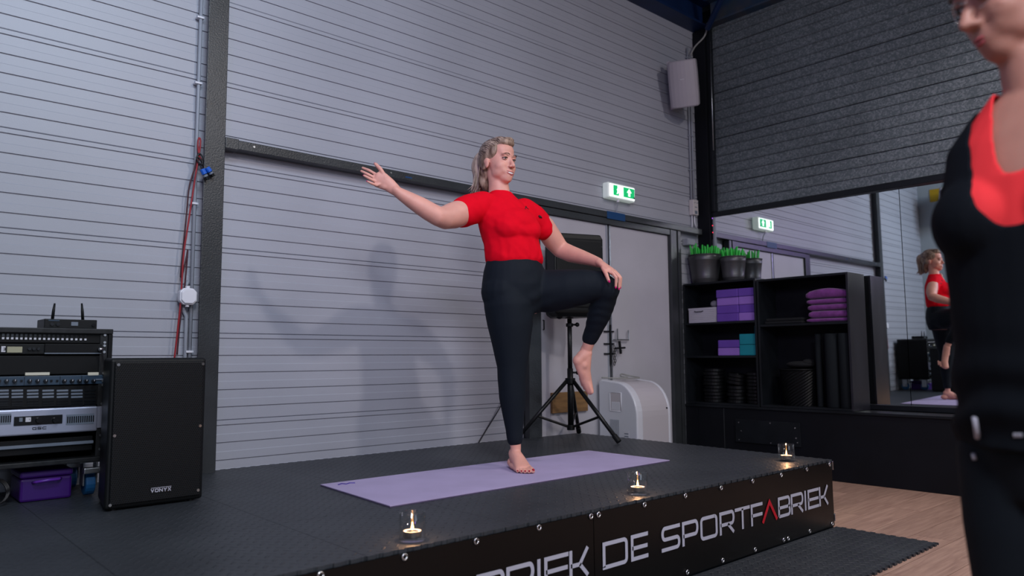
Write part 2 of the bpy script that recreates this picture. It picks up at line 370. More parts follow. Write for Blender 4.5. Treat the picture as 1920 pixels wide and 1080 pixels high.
# stroke lettering -----------------------------------------------------------
def arc(cx, cy, r, a0, a1, n=6, ry=None):
    ry = r if ry is None else ry
    return [(cx+r*math.cos(math.radians(a0+(a1-a0)*i/n)), cy+ry*math.sin(math.radians(a0+(a1-a0)*i/n))) for i in range(n+1)]
def glyph(ch, w, t):
    """polylines (centre lines) in a box w x 1 for stroke width t"""
    h = t/2; a, b, c, d = h, w-h, h, 1-h; m = 0.48; r = 0.16
    if ch == 'D': return [[(a, c), (a, d)] + [(b-r, d)] + arc(b-r, d-r, r, 90, 0) + arc(b-r, c+r, r, 0, -90) + [(a, c), (a, c+.02)]]
    if ch == 'E': return [[(b+h, d), (a, d), (a, c), (b+h, c)], [(a, m), (b+h-.04, m)]]
    if ch == 'S': return [[(b+h, d), (a+r, d)] + arc(a+r, (d+m)/2, r, 90, 270, 10, (d-m)/2) + arc(b-r, (m+c)/2, r, 90, -90, 10, (m-c)/2) + [(a-h, c)]]
    if ch == 'P': return [[(a, 0), (a, d), (b-r, d)] + arc(b-r, (d+.40)/2, r, 90, -90, 10, (d-.40)/2) + [(a, .40)]]
    if ch == 'O' or ch == 'Q':
        o = [arc(b-r, d-r, r, 90, 0) + arc(b-r, c+r, r, 0, -90) + arc(a+r, c+r, r, 270, 180) + arc(a+r, d-r, r, 180, 90) + [(b-r, d), (b-r+.02, d)]]
        return o + ([[(w*.6, .3), (w+.02, 0)]] if ch == 'Q' else [])
    if ch == 'R': return [[(a, 0), (a, d), (b-r, d)] + arc(b-r, (d+.42)/2, r, 90, -90, 10, (d-.42)/2) + [(a, .42)], [(w*.55, .42), (b, 0)]]
    if ch == 'T': return [[(0, d), (w, d)], [(w/2, d), (w/2, 0)]]
    if ch == 'F': return [[(a, 0), (a, d), (b+h, d)], [(a, .46), (b+h-.03, .46)]]
    if ch == '^': return [[(a, 0), (w/2, 1-h), (b, 0)]]
    if ch == 'B': return [[(a, c), (a, d), (b-r, d)] + arc(b-r, (d+m)/2, r*.9, 90, -90, 8, (d-m)/2) + [(a, m)], arc(b-r, (m+c)/2, r, 90, -90, 8, (m-c)/2) + [(a, c)]]
    if ch == 'I': return [[(w/2, 0), (w/2, 1)]]
    if ch == 'K': return [[(a, 0), (a, 1)], [(a, .45), (w*.52, .45), (b, 1)], [(w*.52, .45), (b, 0)]]
    if ch == 'V': return [[(a, 1), (w/2, h), (b, 1)]]
    if ch == 'N': return [[(a, 0), (a, d), (b, c), (b, 1)]]
    if ch == 'Y': return [[(a, 1), (w/2, .45), (b, 1)], [(w/2, .45), (w/2, 0)]]
    if ch == 'X': return [[(a, 1), (b, 0)], [(b, 1), (a, 0)]]
    if ch == 'C': return [[(b+h, d), (a+r, d)] + arc(a+r, d-r, r, 90, 180) + arc(a+r, c+r, r, 180, 270) + [(b+h, c)]]
    if ch == '3': return [[(a, d), (b, d), (b, c), (a, c)], [(a+.1, m), (b, m)]]
    if ch == '1': return [[(w*.3, .8), (w*.6, d), (w*.6, 0)]]
    return []
def ribbon(g, poly, t, P):
    """flat ribbon of width t along a 2D polyline with mitred joins; P maps 2D plus depth to 3D"""
    q = [Vector(p) for p in poly]; q2 = [q[0]]
    for p in q[1:]:
        if (p-q2[-1]).length > 1e-5: q2.append(p)
    q = q2; Lp, Rp = [], []
    for i, p in enumerate(q):
        d0 = (p-q[i-1]).normalized() if i else None; d1 = (q[i+1]-p).normalized() if i < len(q)-1 else None
        d0 = d0 or d1; d1 = d1 or d0
        n0 = Vector((-d0.y, d0.x)); n1 = Vector((-d1.y, d1.x)); n = (n0+n1)
        n = n.normalized() if n.length > 1e-4 else n0
        k = t/2/max(0.35, n.dot(n0))
        Lp.append(p+n*k); Rp.append(p-n*k)
    m = len(q); vs = [P(p, 0) for p in Lp] + [P(p, 0) for p in Rp] + [P(p, 1) for p in Lp] + [P(p, 1) for p in Rp]; fs = []
    for i in range(m-1):
        fs += [[i, m+i, m+i+1, i+1], [2*m+i, 2*m+i+1, 3*m+i+1, 3*m+i], [i, i+1, 2*m+i+1, 2*m+i], [m+i, 3*m+i, 3*m+i+1, m+i+1]]
    fs += [[0, 2*m, 3*m, m], [m-1, 2*m-1, 4*m-1, 3*m-1]]
    g.add(vs, fs)
def letter(parent, ch, x0, x1, z0, z1, y, m, t=0.15, thick=0.0008, name='letter'):
    g = G(); H = z1-z0; w = (x1-x0)/H
    for pl in glyph(ch, w, t):
        ribbon(g, pl, t, lambda p, k: (x0+p.x*H, y-thick*(1-k), z0+p.y*H))
    return g.build(name, m, parent)

# ================================================================== SETTING
YA = 4.04            # sandwich panel wall behind the stage
XC = -0.62           # left wall
XB = 6.12            # mirror / shutter wall
XL = 5.76            # front of the plinth under the mirror
YBACK = -6.0
ZC = 4.40
ST = 0.38            # stage top

# floor: concrete slab with laminate planks where the photo shows them
fl = struct(B('floor', 'black_base', None, XC-.2, XB+.4, YBACK-.2, YA+.2, -0.2, -0.012, 0))
tag(fl, 'oak laminate plank floor in front of the black stage')
g = G().box(0, 1.28, 0, 0.192, -0.012, 0.0); plank_me = g.mesh('plank', 'oak')
row = 0
y = -1.30
while y < 2.86:
    x = XC - random.random()*1.2
    while x < XL:
        x1 = min(x+1.28, XL)
        if x1 > 0.3 and x1-x > 0.05:
            me = plank_me
            if x1-x < 1.27: me = G().box(0, x1-x-.002, 0, 0.192, -0.012, 0.0).mesh('plank', 'oak')
            o = child_at('plank', me, fl, (x, y, 0))
        x += 1.2825
    y += 0.1945
far = G().box(XC, XL, YBACK, -1.302, -0.012, 0).build('far_planks', 'oak', fl); far['kind'] = 'stuff'
B('underfloor', 'black_base', fl, XC, XL, 2.86, YA, -0.012, 0, 0)

# back wall: horizontal sandwich panels, 463 mm high, five shallow corrugations each
wall = struct(B('wall_back', 'plaster', None, XC-.2, XB+.4, YA+.04, YA+.2, 0, ZC, 0))
tag(wall, 'light grey ribbed sandwich panel wall behind the stage')
def panel_profile(z0, z1, zj):
    """front outline of one panel (y, z) going up; zj = z of the joint at its top"""
    yp, yr, yn = YA-.0035, YA, YA+.004
    pts = []
    zds = sorted(zj-.027-.0918*i for i in range(5))
    pts.append((YA+.004, z0)); pts.append((yr, z0+.003))
    for zd in zds:
        if zd-.003 < z0+.004 or zd+.05 > z1: 
            if not (zd-.003 > z0+.004 and zd+.004 < z1-.004): continue
        pts += [(yr, zd-.003), (yn, zd-.0025), (yn, zd+.0025), (yp, zd+.003)]
        zl = zd+.043
        if zl+.004 < z1-.004: pts += [(yp, zl), (yr, zl+.004)]
    pts += [(pts[-1][0], z1-.003), (YA+.004, z1)]
    return pts
for k in range(-1, 9):
    zj0 = 0.1735+.463*k; zj1 = zj0+.463; z0 = max(0.0, zj0)+.0008; z1 = min(ZC-.05, zj1)-.0008
    pr = panel_profile(z0, z1, zj1)
    poly = pr + [(YA+.04, z1), (YA+.04, z0)]
    # axis 0 prism: poly is (y, z)
    G().prism(poly[::-1], 0, XC, XB+.06).build('panel', 'wall_panel', wall)

# left wall (seen in the mirror), rear wall with window, right wall behind the mirrors
wl = struct(B('wall_left', 'plaster', None, XC-.2, XC, YBACK, YA+.04, 0, ZC, 0)); tag(wl, 'plain grey left wall of the hall seen in the mirror')
wf = struct(B('wall_front', 'plaster', None, XC-.2, XB+.4, YBACK-.2, YBACK, 0, ZC, 0)); tag(wf, 'plain rear wall of the hall behind the audience')
wr = struct(B('wall_right', 'black_base', None, XB+.16, XB+.4, YBACK, YA+.04, 0, ZC, 0)); tag(wr, 'dark wall carrying the shutter and the mirrors')

# ceiling: trapezoidal steel deck
ce = struct(B('ceiling', 'ceiling_metal', None, XC-.2, XB+.4, YBACK-.2, YA+.2, ZC+.06, ZC+.12, 0)); tag(ce, 'dark profiled steel roof deck over the hall')
rib_me = G().prism([(-.05, 0), (.05, 0), (.085, .06), (-.085, .06)], 1, YBACK, YA).mesh('deck_rib', 'ceiling_metal')
for i in range(31):
    child_at('deck_rib', rib_me, ce, (XC+.15+i*.22, 0, ZC))
# blue eaves beam over the back wall, worn blue beam over the shutter, brace
eb = struct(G().box(XC, XB, 3.87, YA+.03, 4.115, 4.135).box(XC, XB, 3.965, 3.975, 4.135, 4.36).box(XC, XB, 3.87, YA+.03, 4.36, 4.38).build('trim_1', 'blue_paint'))
tag(eb, 'dark blue steel eaves beam along the top of the panel wall')
sb = struct(G().box(XB-.10, XB+.14, YBACK, 3.86, 4.12, 4.14).box(XB-.02, XB, YBACK, 3.86, 4.14, 4.36).box(XB-.10, XB+.14, YBACK, 3.86, 4.36, 4.38).build('trim_2', 'blue_worn'))
tag(sb, 'worn blue steel beam above the roller shutter')
br = struct(G().tube([(XB-.14, 3.82, 4.06), (XB-.75, 3.0, 4.38)], .028, 10).build('trim_3', 'blue_paint')); tag(br, 'blue diagonal roof brace in the corner above the shutter')

# steel column with base, horizontal rail, corner post
col = struct(B('trim_4', 'steel_dark', None, 1.392, 1.500, 3.950, 3.962, 0.0, ZC-.05, .003)); tag(col, 'dark grey steel column standing against the panel wall')
B('web', 'steel_dark', col, 1.441, 1.451, 3.962, 4.034, 0.0, ZC-.05, 0)
rail = struct(B('trim_5', 'steel_dark', None, 1.515, XB-.13, 3.955, 4.034, 2.098, 2.150, .004)); tag(rail, 'dark horizontal steel rail running from the column to the corner')
B('joint_sleeve', 'steel_dark', rail, 1.502, 1.575, 3.951, 4.034, 2.094, 2.154, .003)
B('blue_tape', 'blue_tape', rail, 4.63, 4.86, 3.9535, 3.957, 2.090, 2.152, 0)
B('blue_mark', 'blue_tape', rail, 2.66, 2.71, 3.9540, 3.957, 2.115, 2.124, 0)
for xx in (1.66, 2.55):
    G().cyl((xx, 3.957, 2.128), (xx, 3.951, 2.128), .006, n=10).build('rivet', 'zinc', rail)
post = struct(B('trim_6', 'black_base', None, 6.036, XB-.002, 3.90, 4.030, 0, 4.10, .003)); tag(post, 'black steel corner post between panel wall and shutter')

# double door with dark steel frame
door = struct(B('door_1', 'steel_dark', None, 3.755, 5.655, 4.020, 4.036, 0.0, 2.095, 0)); tag(door, 'white double door in a dark steel frame behind the stage')
B('jamb', 'steel_dark', door, 3.755, 3.882, 3.970, 4.03, 0, 2.095, .003)
B('jamb', 'steel_dark', door, 5.500, 5.590, 3.960, 4.03, 0, 2.095, .003)
B('jamb', 'steel_dark', door, 5.610, 5.655, 3.960, 4.03, 0, 2.095, .003)
B('head_rail', 'steel_dark', door, 3.882, 5.500, 3.965, 4.03, 2.045, 2.095, .003)
for x0, x1 in ((3.885, 4.662), (4.690, 5.497)):
    lf = B('door_leaf', 'door_white', door, x0, x1, 3.992, 4.02, 0.0, 2.042, .003)
B('meeting_strip', 'pvc_grey', door, 4.650, 4.664, 3.984, 3.994, 0.0, 2.042, .002)
B('meeting_strip', 'zinc', door, 4.684, 4.700, 3.982, 3.994, 0.0, 2.042, .002)
bar = G()
for zz in (0.98, 1.06, 1.16): bar.box(4.60, 4.72, 3.978, 3.990, zz, zz+.012)
bar.cyl((4.665, 3.972, .90), (4.665, 3.972, 1.22), .008, n=8)
bo = bar.build('bolt', 'black_metal', door)
G().tube([(4.70, 3.975, 1.10), (4.80, 3.965, 1.10), (4.885, 3.965, 1.10), (4.885, 3.965, 1.18)], .0055, 8).build('hasp', 'zinc', door)
G().tube([(4.745, 3.965, 1.19), (4.745, 3.965, 1.10)], .006, 8).build('hasp_pin', 'zinc', door)
G().tube([(4.755, 3.955, 1.09), (4.765, 3.950, .985)], .011, 8).build('handle', 'black_metal', door)
G().tube([(4.70, 3.955, 1.03), (4.82, 3.950, 1.035)], .008, 8).build('lever', 'black_metal', door)
ch = G()
for i in range(7):
    c = Vector((4.70+.012*(i % 2), 3.965, 1.04-.022*i)); ch.tube([c+Vector((.010*math.cos(a), 0, .016*math.sin(a))) for a in [j*math.pi/5 for j in range(11)]], .003, 6)
ch.build('chain', 'black_metal', door)
G().tube([(3.905, 3.975, 1.235), (3.905, 3.965, 1.235), (3.905, 3.965, 1.165), (3.905, 3.975, 1.165)], .005, 8).build('pull_handle', 'black_metal', door)

# plinth under the mirror with loose hatch
pl = struct(B('trim_7', 'black_base', None, XL, XB+.16, YBACK, 3.898, 0, .515, .003)); tag(pl, 'black plinth under the mirror and the shelf units')
B('corner_block', 'black_base', pl, XL, 6.034, 3.898, 4.030, 0, .515, 0)
B('ledge_board', 'black_paint', pl, XL-.012, 6.034, YBACK, 4.030, .515, .535, .003)
G().box(XL-.002, XL+.01, 3.636, 3.642, 0.0, .515).build('seam_strip', 'steel_dark', pl)
hp = B('hatch', 'black_paint', pl, XL-.012, XL+.004, 2.945, 3.525, .235, .425, .002)
for yy, zz in ((3.49, .40), (3.47, .33), (3.49, .255), (3.20, .41), (3.20, .25), (2.985, .385), (2.98, .305), (2.97, .27)):
    G().cyl((XL-.016, yy, zz), (XL-.010, yy, zz), .0055, n=8).build('screw', 'chrome', hp)

# roller shutter of curved galvanised slats
sh = thing('roller_shutter', 'galvanised roller shutter with speckled horizontal slats above the mirror', 'shutter', (XB, 2.0, 2.30))
sh['kind'] = 'structure'; sh.name = 'wall_shutter'; del sh['category']
def slat_mesh(deep):
    pr = [(.0, 0.0), (-.010, .002), (-.010, .006), (-.001, .015), (-.001, .082 if deep else .087)]
    pr += [(.010, .0825), (.010, .0885), (.016, .0885), (.016, 0.0)] if deep else [(.0, .0885), (.016, .0885), (.016, 0.0)]
    return G().prism(pr, 1, -8.0, 1.86).mesh('slat', 'galvanised')
slat_me = slat_mesh(False); slat_deep = slat_mesh(True)
for i in range(21):
    child_at('slat', slat_deep if i % 5 == 2 else slat_me, sh, (0, 0, .012+i*.0885))
G().box(XB-.05, XB+.02, YBACK, 3.93, 2.262, 2.312).build('bottom_bar', 'black_paint', sh, bevel=.004)
G().box(XB-.055, XB+.02, 3.86, 3.90, 2.312, 4.12).build('guide_rail', 'black_paint', sh, bevel=.004)
G().tube([(XB-.06, 3.85, 2.9), (XB-.06, 3.85, 3.96)], .006, 8).build('guide_rod', 'zinc', sh, smooth=True)

# mirrors (real reflecting glass, leaning a hair off the wall)
def mirror(label, y0, y1, z0, z1, dl, tl):
    t = thing('wall_mirror', label, 'mirror', (XB, 2.61, 1.0)); t.rotation_euler = (0, math.radians(-tl), math.radians(dl))
    G().box(0, .006, y0-2.61, y1-2.61, z0-1, z1-1).build('glass', 'mirror', None).parent = t
    G().box(.007, .018, y0-2.61+.004, y1-2.61-.004, z0-1, z1-1).build('backing_board', 'mirror_edge', None).parent = t
    return t
mirror('large wall mirror behind the shelf units, reaching to the corner post', 2.243, 3.985, .575, 2.262, 1.5, .5)
mirror('second wall mirror behind the dark-dressed participant, right of the thin seam', -.2, 2.238, .575, 2.262, 1.5, .5)
mf = struct(B('trim_8', 'black_paint', None, XB-.035, XB+.05, -.2, 3.895, .535, .575, .003)); tag(mf, 'black strip holding the lower edge of the mirrors')
"""the mirror's left edge strip"""
me_ = struct(B('trim_9', 'pvc_grey', None, XB-.055, XB-.045, 3.865, 3.885, 1.62, 2.262, .002)); tag(me_, 'narrow grey strip along the left edge of the mirror')

# ================================================================== STAGE
stg = struct(G().prism([(XC+.01, 1.972), (4.185, 1.972), (4.295, 4.0), (XC+.01, 4.0)], 2, 0.0, ST-.012).build('floor_stage', 'black_paint'))
tag(stg, 'black stage platform covered with studded rubber tiles')
def xr(y): return 4.19 + (y-1.967)*(.11/2.03)
def toothed(p, q, inward, pitch=.05, amp=.011):
    """points from p (included) to q (excluded) with dovetail teeth"""
    p = Vector(p); q = Vector(q); d = q-p; n = max(1, int(d.length/pitch)); inw = Vector(inward)*amp; out = []
    for i in range(n):
        for t, k in ((.0, 0), (.42, 0), (.34, 1), (.92, 1), (.84, 0) if False else (.99, 1)):
            pass
        a = p+d*(i/n); s = d/n
        out += [a, a+s*.50, a+s*.44+inw, a+s*1.06+inw] if i < n-1 else [a, a+s*.5, a+s*.44+inw, a+s*.97+inw]
    return out
xs = [XC+.02, .0, .6, 1.2, 1.8, 2.4, 3.0, 3.6, None]
ys = [1.967, 2.567, 3.167, 4.030]
for i in range(len(xs)-1):
    for j in range(3):
        x0, x1 = xs[i], xs[i+1]; y0, y1 = ys[j], ys[j+1]; e = .0008
        xa0 = x0+e; xb0 = xr(y0) if x1 is None else x1-e; xb1 = xr(y1) if x1 is None else x1-e
        P = []
        P += [Vector((xa0, y0+e)), ] if j else toothed((xa0, y0+e), (xb0, y0+e), (0, 1), amp=.004)
        P += [Vector((xb0, y0+e))] if x1 is not None else toothed((xb0, y0+e), (xb1, y1-e), (-1, 0))
        P += [Vector((xb1, y1-e))] if j < 2 else toothed((xb1, y1-e), (xa0, y1-e), (0, -1))
        P += [Vector((xa0, y1-e))]
        gg = G().prism([(p.x, p.y) for p in P], 2, ST-.012, ST)
        gg.build('rubber_tile', 'rubber', stg)
# rubber tiles on the floor before the stage
fm = thing('rubber_floor_mat', 'black interlocking rubber mat on the oak floor before the stage banner', 'mat', (3.9, 1.7, 0))
for i in range(8):
    x1 = 4.215-i*.5; x0 = x1-.5; P = []
    P += toothed((x0+.0008, 1.445), (x1-.0008, 1.445), (0, 1))
    P += toothed((x1-.0008, 1.445), (x1-.0008, 1.965), (-1, 0)) if i == 0 else [Vector((x1-.0008, 1.445))]
    P += [Vector((x1-.0008, 1.965)), Vector((x0+.0008, 1.965))]
    G().prism([(p.x, p.y) for p in P], 2, 0.0005, .012).build('rubber_tile', 'rubber', fm)

# banners on the stage front
YF = 1.966
LET = [('D', 2.215, 2.364), ('E', 2.384, 2.493), ('S', 2.582, 2.712), ('P', 2.727, 2.847), ('O', 2.862, 2.996), ('R', 3.013, 3.137), ('T', 3.142, 3.272), ('F', 3.281, 3.389),
       ('^', 3.379, 3.532), ('B', 3.537, 3.661), ('R', 3.667, 3.797), ('I', 3.802, 3.837), ('E', 3.846, 3.969), ('K', 3.974, 4.081)]
def banner(label, x0, x1, shift, gx_top, gx_bot):
    t = thing('banner', label, 'banner', ((x0+x1)/2, YF, 0.02), 'advertising banners on the stage front')
    g = G(); nx, nz = 60, 8; vs = []; fs = []
    def yy(x, z): return YF - .0035 + .0016*noise.noise(Vector((x*3.1, z*5, 1.7))) + .0012*math.sin(x*7.4+z*9)
    for k in range(nz+1):
        for i in range(nx+1):
            x = x0+(x1-x0)*i/nx; z = .022+(ST-.012-.022)*k/nz; vs.append((x, yy(x, z), z))
    for k in range(nz):
        for i in range(nx): a = k*(nx+1)+i; fs.append([a, a+1, a+nx+2, a+nx+1])
    o = len(vs); vs += [(v[0], v[1]+.0012, v[2]) for v in vs]; fs += [[i+o for i in f][::-1] for f in fs]
    sheet = g.add(vs, fs).build('sheet', 'vinyl', t, smooth=True)
    for ch, a, b in LET:
        a = a*1.008+shift; b = b*1.008+shift
        if a < x0 or b > x1+.004: continue
        letter(t, ch, a, b, .148, .250, YF-.0065, 'red_print' if ch == '^' else 'white_print', t=.15 if ch != '^' else .17, thick=.0006)
    for xs_, z in ((gx_top, .358), (gx_bot, .036)):
        for x in xs_:
            gr = G(); ring = []
            for i in range(15):
                a = 2*math.pi*i/14; ring.append((x+.0085*math.cos(a), YF-.0068, z+.0085*math.sin(a)))
            gr.tube(ring, .0034, 6).build('grommet', 'chrome', t, smooth=True)
    return t
gt = [2.213, 2.495, 2.78, 3.06, 3.335, 3.61, 3.88, 4.145]
banner('black banner with DE SPORTFABRIEK in full, right half of the stage front', 2.190, 4.180, 0, gt, [2.213, 2.495, 2.78, 3.055, 3.335, 3.61, 3.655, 3.885, 4.145])
banner('black banner on the left of the stage front, only its last letters in view', 0.17, 2.186, -1.958, [.48, .76, 1.045, 1.325, 1.607, 1.895, 2.170], [.48, .76, 1.045, 1.325, 1.607, 1.895, 2.17])
cl = thing('corner_clip', 'small chrome clip holding the banner at the stage corner', 'clip', (4.186, 1.97, .34)); 
G().box(4.181, 4.190, 1.958, 1.980, .325, .372).build('upper_clip', 'chrome', cl, bevel=.002)
G().box(4.181, 4.190, 1.958, 1.980, .045, .085).build('lower_clip', 'chrome', cl, bevel=.002)

# yoga mat
ym = thing('yoga_mat', 'lilac yoga mat under the barefoot instructor', 'mat', (2.57, 2.86, ST))
P = [(1.645, 2.535), (3.486, 2.555), (3.490, 3.165), (1.690, 3.185)]
G().prism(P, 2, ST+.0002, ST+.0045).build('underside', 'mat_edge', ym)
G().prism(P, 2, ST+.0046, ST+.0075).build('top_layer', 'yoga_mat', ym)
G().tube([(1.74, 3.11, ST+.0078), (1.765, 3.125, ST+.0078), (1.775, 3.10, ST+.0078), (1.80, 3.115, ST+.0078), (1.82, 3.10, ST+.0078)], .004, 6).build('printed_mark', 'ink', ym)

# ================================================================== LEFT SIDE: RACK, LOUDSPEAKER, CABLES
YR = 3.60
def rk(px, py): p = on(px, py, 1, YR); return p.x, p.z
rxr = rk(212, 640)[0]; rxl = rxr-.60; rz1 = rk(150, 616)[1]; rz0 = rk(150, 868)[1]
rack = thing('equipment_rack', 'black audio equipment rack on castors at the left wall', 'rack', ((rxl+rxr)/2, 3.8, ST))
B('top_panel', 'rack_edge', rack, rxl, rxr, YR, 3.99, rz1-.022, rz1, .003)
B('side_panel', 'rack_black', rack, rxr-.018, rxr, YR+.004, 3.99, rz0, rz1-.022, .003)
B('side_panel', 'rack_black', rack, rxl, rxl+.018, YR+.004, 3.99, rz0, rz1-.022, .003)
B('bottom_panel', 'rack_edge', rack, rxl, rxr, YR, 3.99, rz0, rz0+.02, .003)
B('back_panel', 'rack_black', rack, rxl+.018, rxr-.018, 3.97, 3.985, rz0+.02, rz1-.022, 0)
xi0, xi1 = rxl+.018, rxr-.018
rr = B('rail', 'rack_edge', rack, xi1-.030, xi1, YR+.012, YR+.016, rz0+.02, rz1-.022, .001)
rr2 = B('rail', 'rack_edge', rack, xi0, xi0+.030, YR+.012, YR+.016, rz0+.02, rz1-.022, .001)
for py in (628, 642, 648, 660, 700, 714, 722, 757, 763, 816, 842):
    z = rk(195, py)[1]; G().cyl((xi1-.013, YR+.012, z), (xi1-.013, YR+.006, z), .0055, n=8).build('bolt', 'zinc', rr)
def unit(name, py0, py1, m, depth=.25, y0=YR+.006):
    z1 = rk(100, py0)[1]; z0 = rk(100, py1)[1]
    return B(name, m, rack, xi0+.012, xi1-.012-(0), y0+.004, y0+depth, z0, z1, .002), z0, z1
# patch panel
u, z0, z1 = unit('patch_panel', 622, 643, 'rack_black', y0=YR+.014)
for i in range(19):
    x, z = rk(7+i*8.6, 634+i*.13); B('socket', 'paper_white', u, x-.004, x+.004, YR+.0145, YR+.019, z-.004, z+.004, 0)
    B('slot', 'black_gloss', u, x-.0042, x+.0042, YR+.0145, YR+.019, z+.006, z+.018, 0)
# wireless receiver
u, z0, z1 = unit('receiver_unit', 645, 664, 'black_plastic', y0=YR+.012)
a = rk(14, 661); b = rk(43, 650); B('display', 'lcd', u, a[0], b[0], YR+.011, YR+.017, a[1]+.0, b[1], 0)
a = rk(3, 660); b = rk(11.5, 649); st = B('sticker', 'paper_white', u, a[0], b[0], YR+.011, YR+.017, a[1], b[1], 0)
letter(st, '3', a[0]+.006, a[0]+.014, a[1]+.006, b[1]-.006, YR+.0105, 'black_plastic', t=.18, name='digit')
for px in (56, 64, 73):
    x, z = rk(px, 654); G().cyl((x, YR+.014, z), (x, YR+.004, z), .006, n=10).build('knob', 'black_gloss', u)
a = rk(84, 663); b = rk(192, 645); dr = B('blank_drawer', 'rack_black', rack, a[0], b[0], YR+.008, YR+.25, a[1], b[1], .002)
B('drawer_lip', 'slot_grey', dr, a[0], b[0], YR+.004, YR+.009, a[1]-.001, a[1]+.003, 0)
x, z = rk(187.5, 655); G().cyl((x, YR+.008, z), (x, YR-.018, z), .009, n=12).build('socket_plug', 'chrome', dr, smooth=True)
G().tube([(x+.004, YR-.012, z-.005), (x+.016, YR-.01, z-.06), (x+.02, YR-.006, z-.12)], .003, 6).build('plug_lead', 'black_cable', dr)
u, z0, z1 = unit('blank_panel', 667, 702, 'rack_black', y0=YR+.014)
for p0, p1 in ((48, 94), (166, 186)):
    a = rk(p0, 704); b = rk(p1, 698); B('tape_strip', 'paper', u, a[0], b[0], YR+.008, YR+.019, a[1], b[1], 0)
# mixer with knobs
u, z0, z1 = unit('zone_mixer', 704.5, 722, 'mixer_blue', y0=YR+.006)
for px in (-2, 12.5, 28, 56, 71, 86, 121, 135.5, 149, 162, 176):
    x, z = rk(px, 714.5); kn = G().cyl((x, YR+.010, z), (x, YR-.008, z), .0085, .007, 14).build('knob', 'black_gloss', u)
    B('pointer', 'paper_white', kn, x-.001, x+.001, YR-.0095, YR-.0075, z, z+.007, 0)
for px in (41, 97, 108):
    x, z = rk(px, 714); B('switch', 'black_gloss', u, x-.004, x+.004, YR+.004, YR+.011, z-.004, z+.004, 0)
for px in (46.5, 113.5, 154):
    x, _ = rk(px, 714); B('divider', 'black_gloss', u, x-.0008, x+.0008, YR+.008, YR+.0105, z0+.002, z1-.002, 0)
x, _ = rk(180, 714); B('bracket', 'slot_grey', u, x, x+.04, YR+.005, YR+.010, (z0+z1)/2-.0025, (z0+z1)/2+.0025, 0)
# ventilation panel with slots in two rows
u, z0, z1 = unit('vent_panel', 724, 763, 'rack_black', y0=YR+.014)
for gpx in (-4, 23, 52, 81, 108, 135, 160):
    for r, py in enumerate((732.5, 738.5, 744.5, 751.5, 756.5, 760.5)):
        a = rk(gpx, py); b = rk(gpx+21.5, py)
        B('vent_slot', 'slot_grey' if (r < 3 and gpx < 140) else 'black_gloss', u, a[0], b[0], YR+.0150, YR+.019, a[1]-.0045, a[1]+.0030, 0)
# power amplifier
a0 = rk(100, 765)[1]; a1 = rk(100, 813)[1]
amp = B('power_amplifier', 'amp_silver', rack, xi0+.004, xi1-.030, YR-.004, YR+.3, a1, a0, .006)
B('ear', 'amp_silver', amp, xi1-.030, xi1-.002, YR+.004, YR+.009, a1+.012, a0-.002, .001)
a = rk(25, 799); b = rk(117, 777); B('control_strip', 'black_gloss', amp, a[0], b[0], YR-.007, YR-.002, a[1], b[1], .001)
for px in (72, 103):
    x, z = rk(px, 787.5); G().cyl((x, YR-.006, z), (x, YR-.022, z), .013, .011, 16).build('knob', 'black_gloss', amp)
a = rk(47, 791); b = rk(57.5, 782); st = B('sticker', 'paper_white', amp, a[0], b[0], YR-.0085, YR-.0065, a[1], b[1], 0)
letter(st, '1', a[0]+.008, a[0]+.018, a[1]+.006, b[1]-.006, YR-.0088, 'black_plastic', t=.2, name='digit')
x, z = rk(38.5, 787); B('power_switch', 'slot_grey', amp, x-.006, x+.006, YR-.010, YR-.006, z-.008, z+.008, .001)
for p0, p1 in ((-14, 21), (123, 176)):
    a = rk(p0, 797); b = rk(p1, 775); rc = B('vent_recess', 'slot_grey', amp, a[0], b[0], YR-.006, YR-.003, a[1], b[1], 0)
    n = int((p1-p0)/4.0)
    for i in range(n):
        x = a[0]+(b[0]-a[0])*(i+.7)/n; B('vent_slot', 'black_gloss', rc, x-.0022, x+.0022, YR-.0068, YR-.0055, a[1]+.008, b[1]-.008, 0)
p = rk(60, 806); q = rk(87, 799.5); wl_ = (q[0]-p[0])
for i, ch_ in enumerate('QSC'):
    letter(amp, ch_, p[0]+wl_*(i*.35), p[0]+wl_*(i*.35+.29), p[1], q[1], YR-.0046, 'black_plastic', t=.24)
# lower drawer and blank
a = rk(0, 846); b = rk(176, 826); u = B('lower_drawer', 'rack_black', rack, xi0+.005, b[0], YR+.02, YR+.3, rk(100, 850)[1], rk(100, 818)[1]-.01, .002)
zz = rk(100, 834)[1]; B('drawer_lip', 'slot_grey', u, xi0+.005, b[0], YR+.006, YR+.021, zz-.006, zz+.006, .001)
# castors
for cx, cy in ((rxr-.055, YR+.075), (rxl+.07, YR+.075), (rxr-.07, 3.93), (rxl+.07, 3.93)):
    cs = G().box(cx-.045, cx+.045, cy-.045, cy+.045, rz0-.006, rz0).box(cx-.028, cx-.022, cy-.03, cy+.03, ST+.045, rz0-.006).box(cx+.022, cx+.028, cy-.03, cy+.03, ST+.045, rz0-.006).build('castor', 'zinc', rack, bevel=.001)
    G().tube([(cx-.019, cy, ST+.052), (cx+.019, cy, ST+.052)], .05, 20).build('wheel', 'wheel_blue', cs, smooth=False, bevel=.006)
    G().box(cx-.035, cx+.035, cy-.075, cy-.035, rz0-.05, rz0-.025).build('brake', 'zinc', cs, bevel=.004)
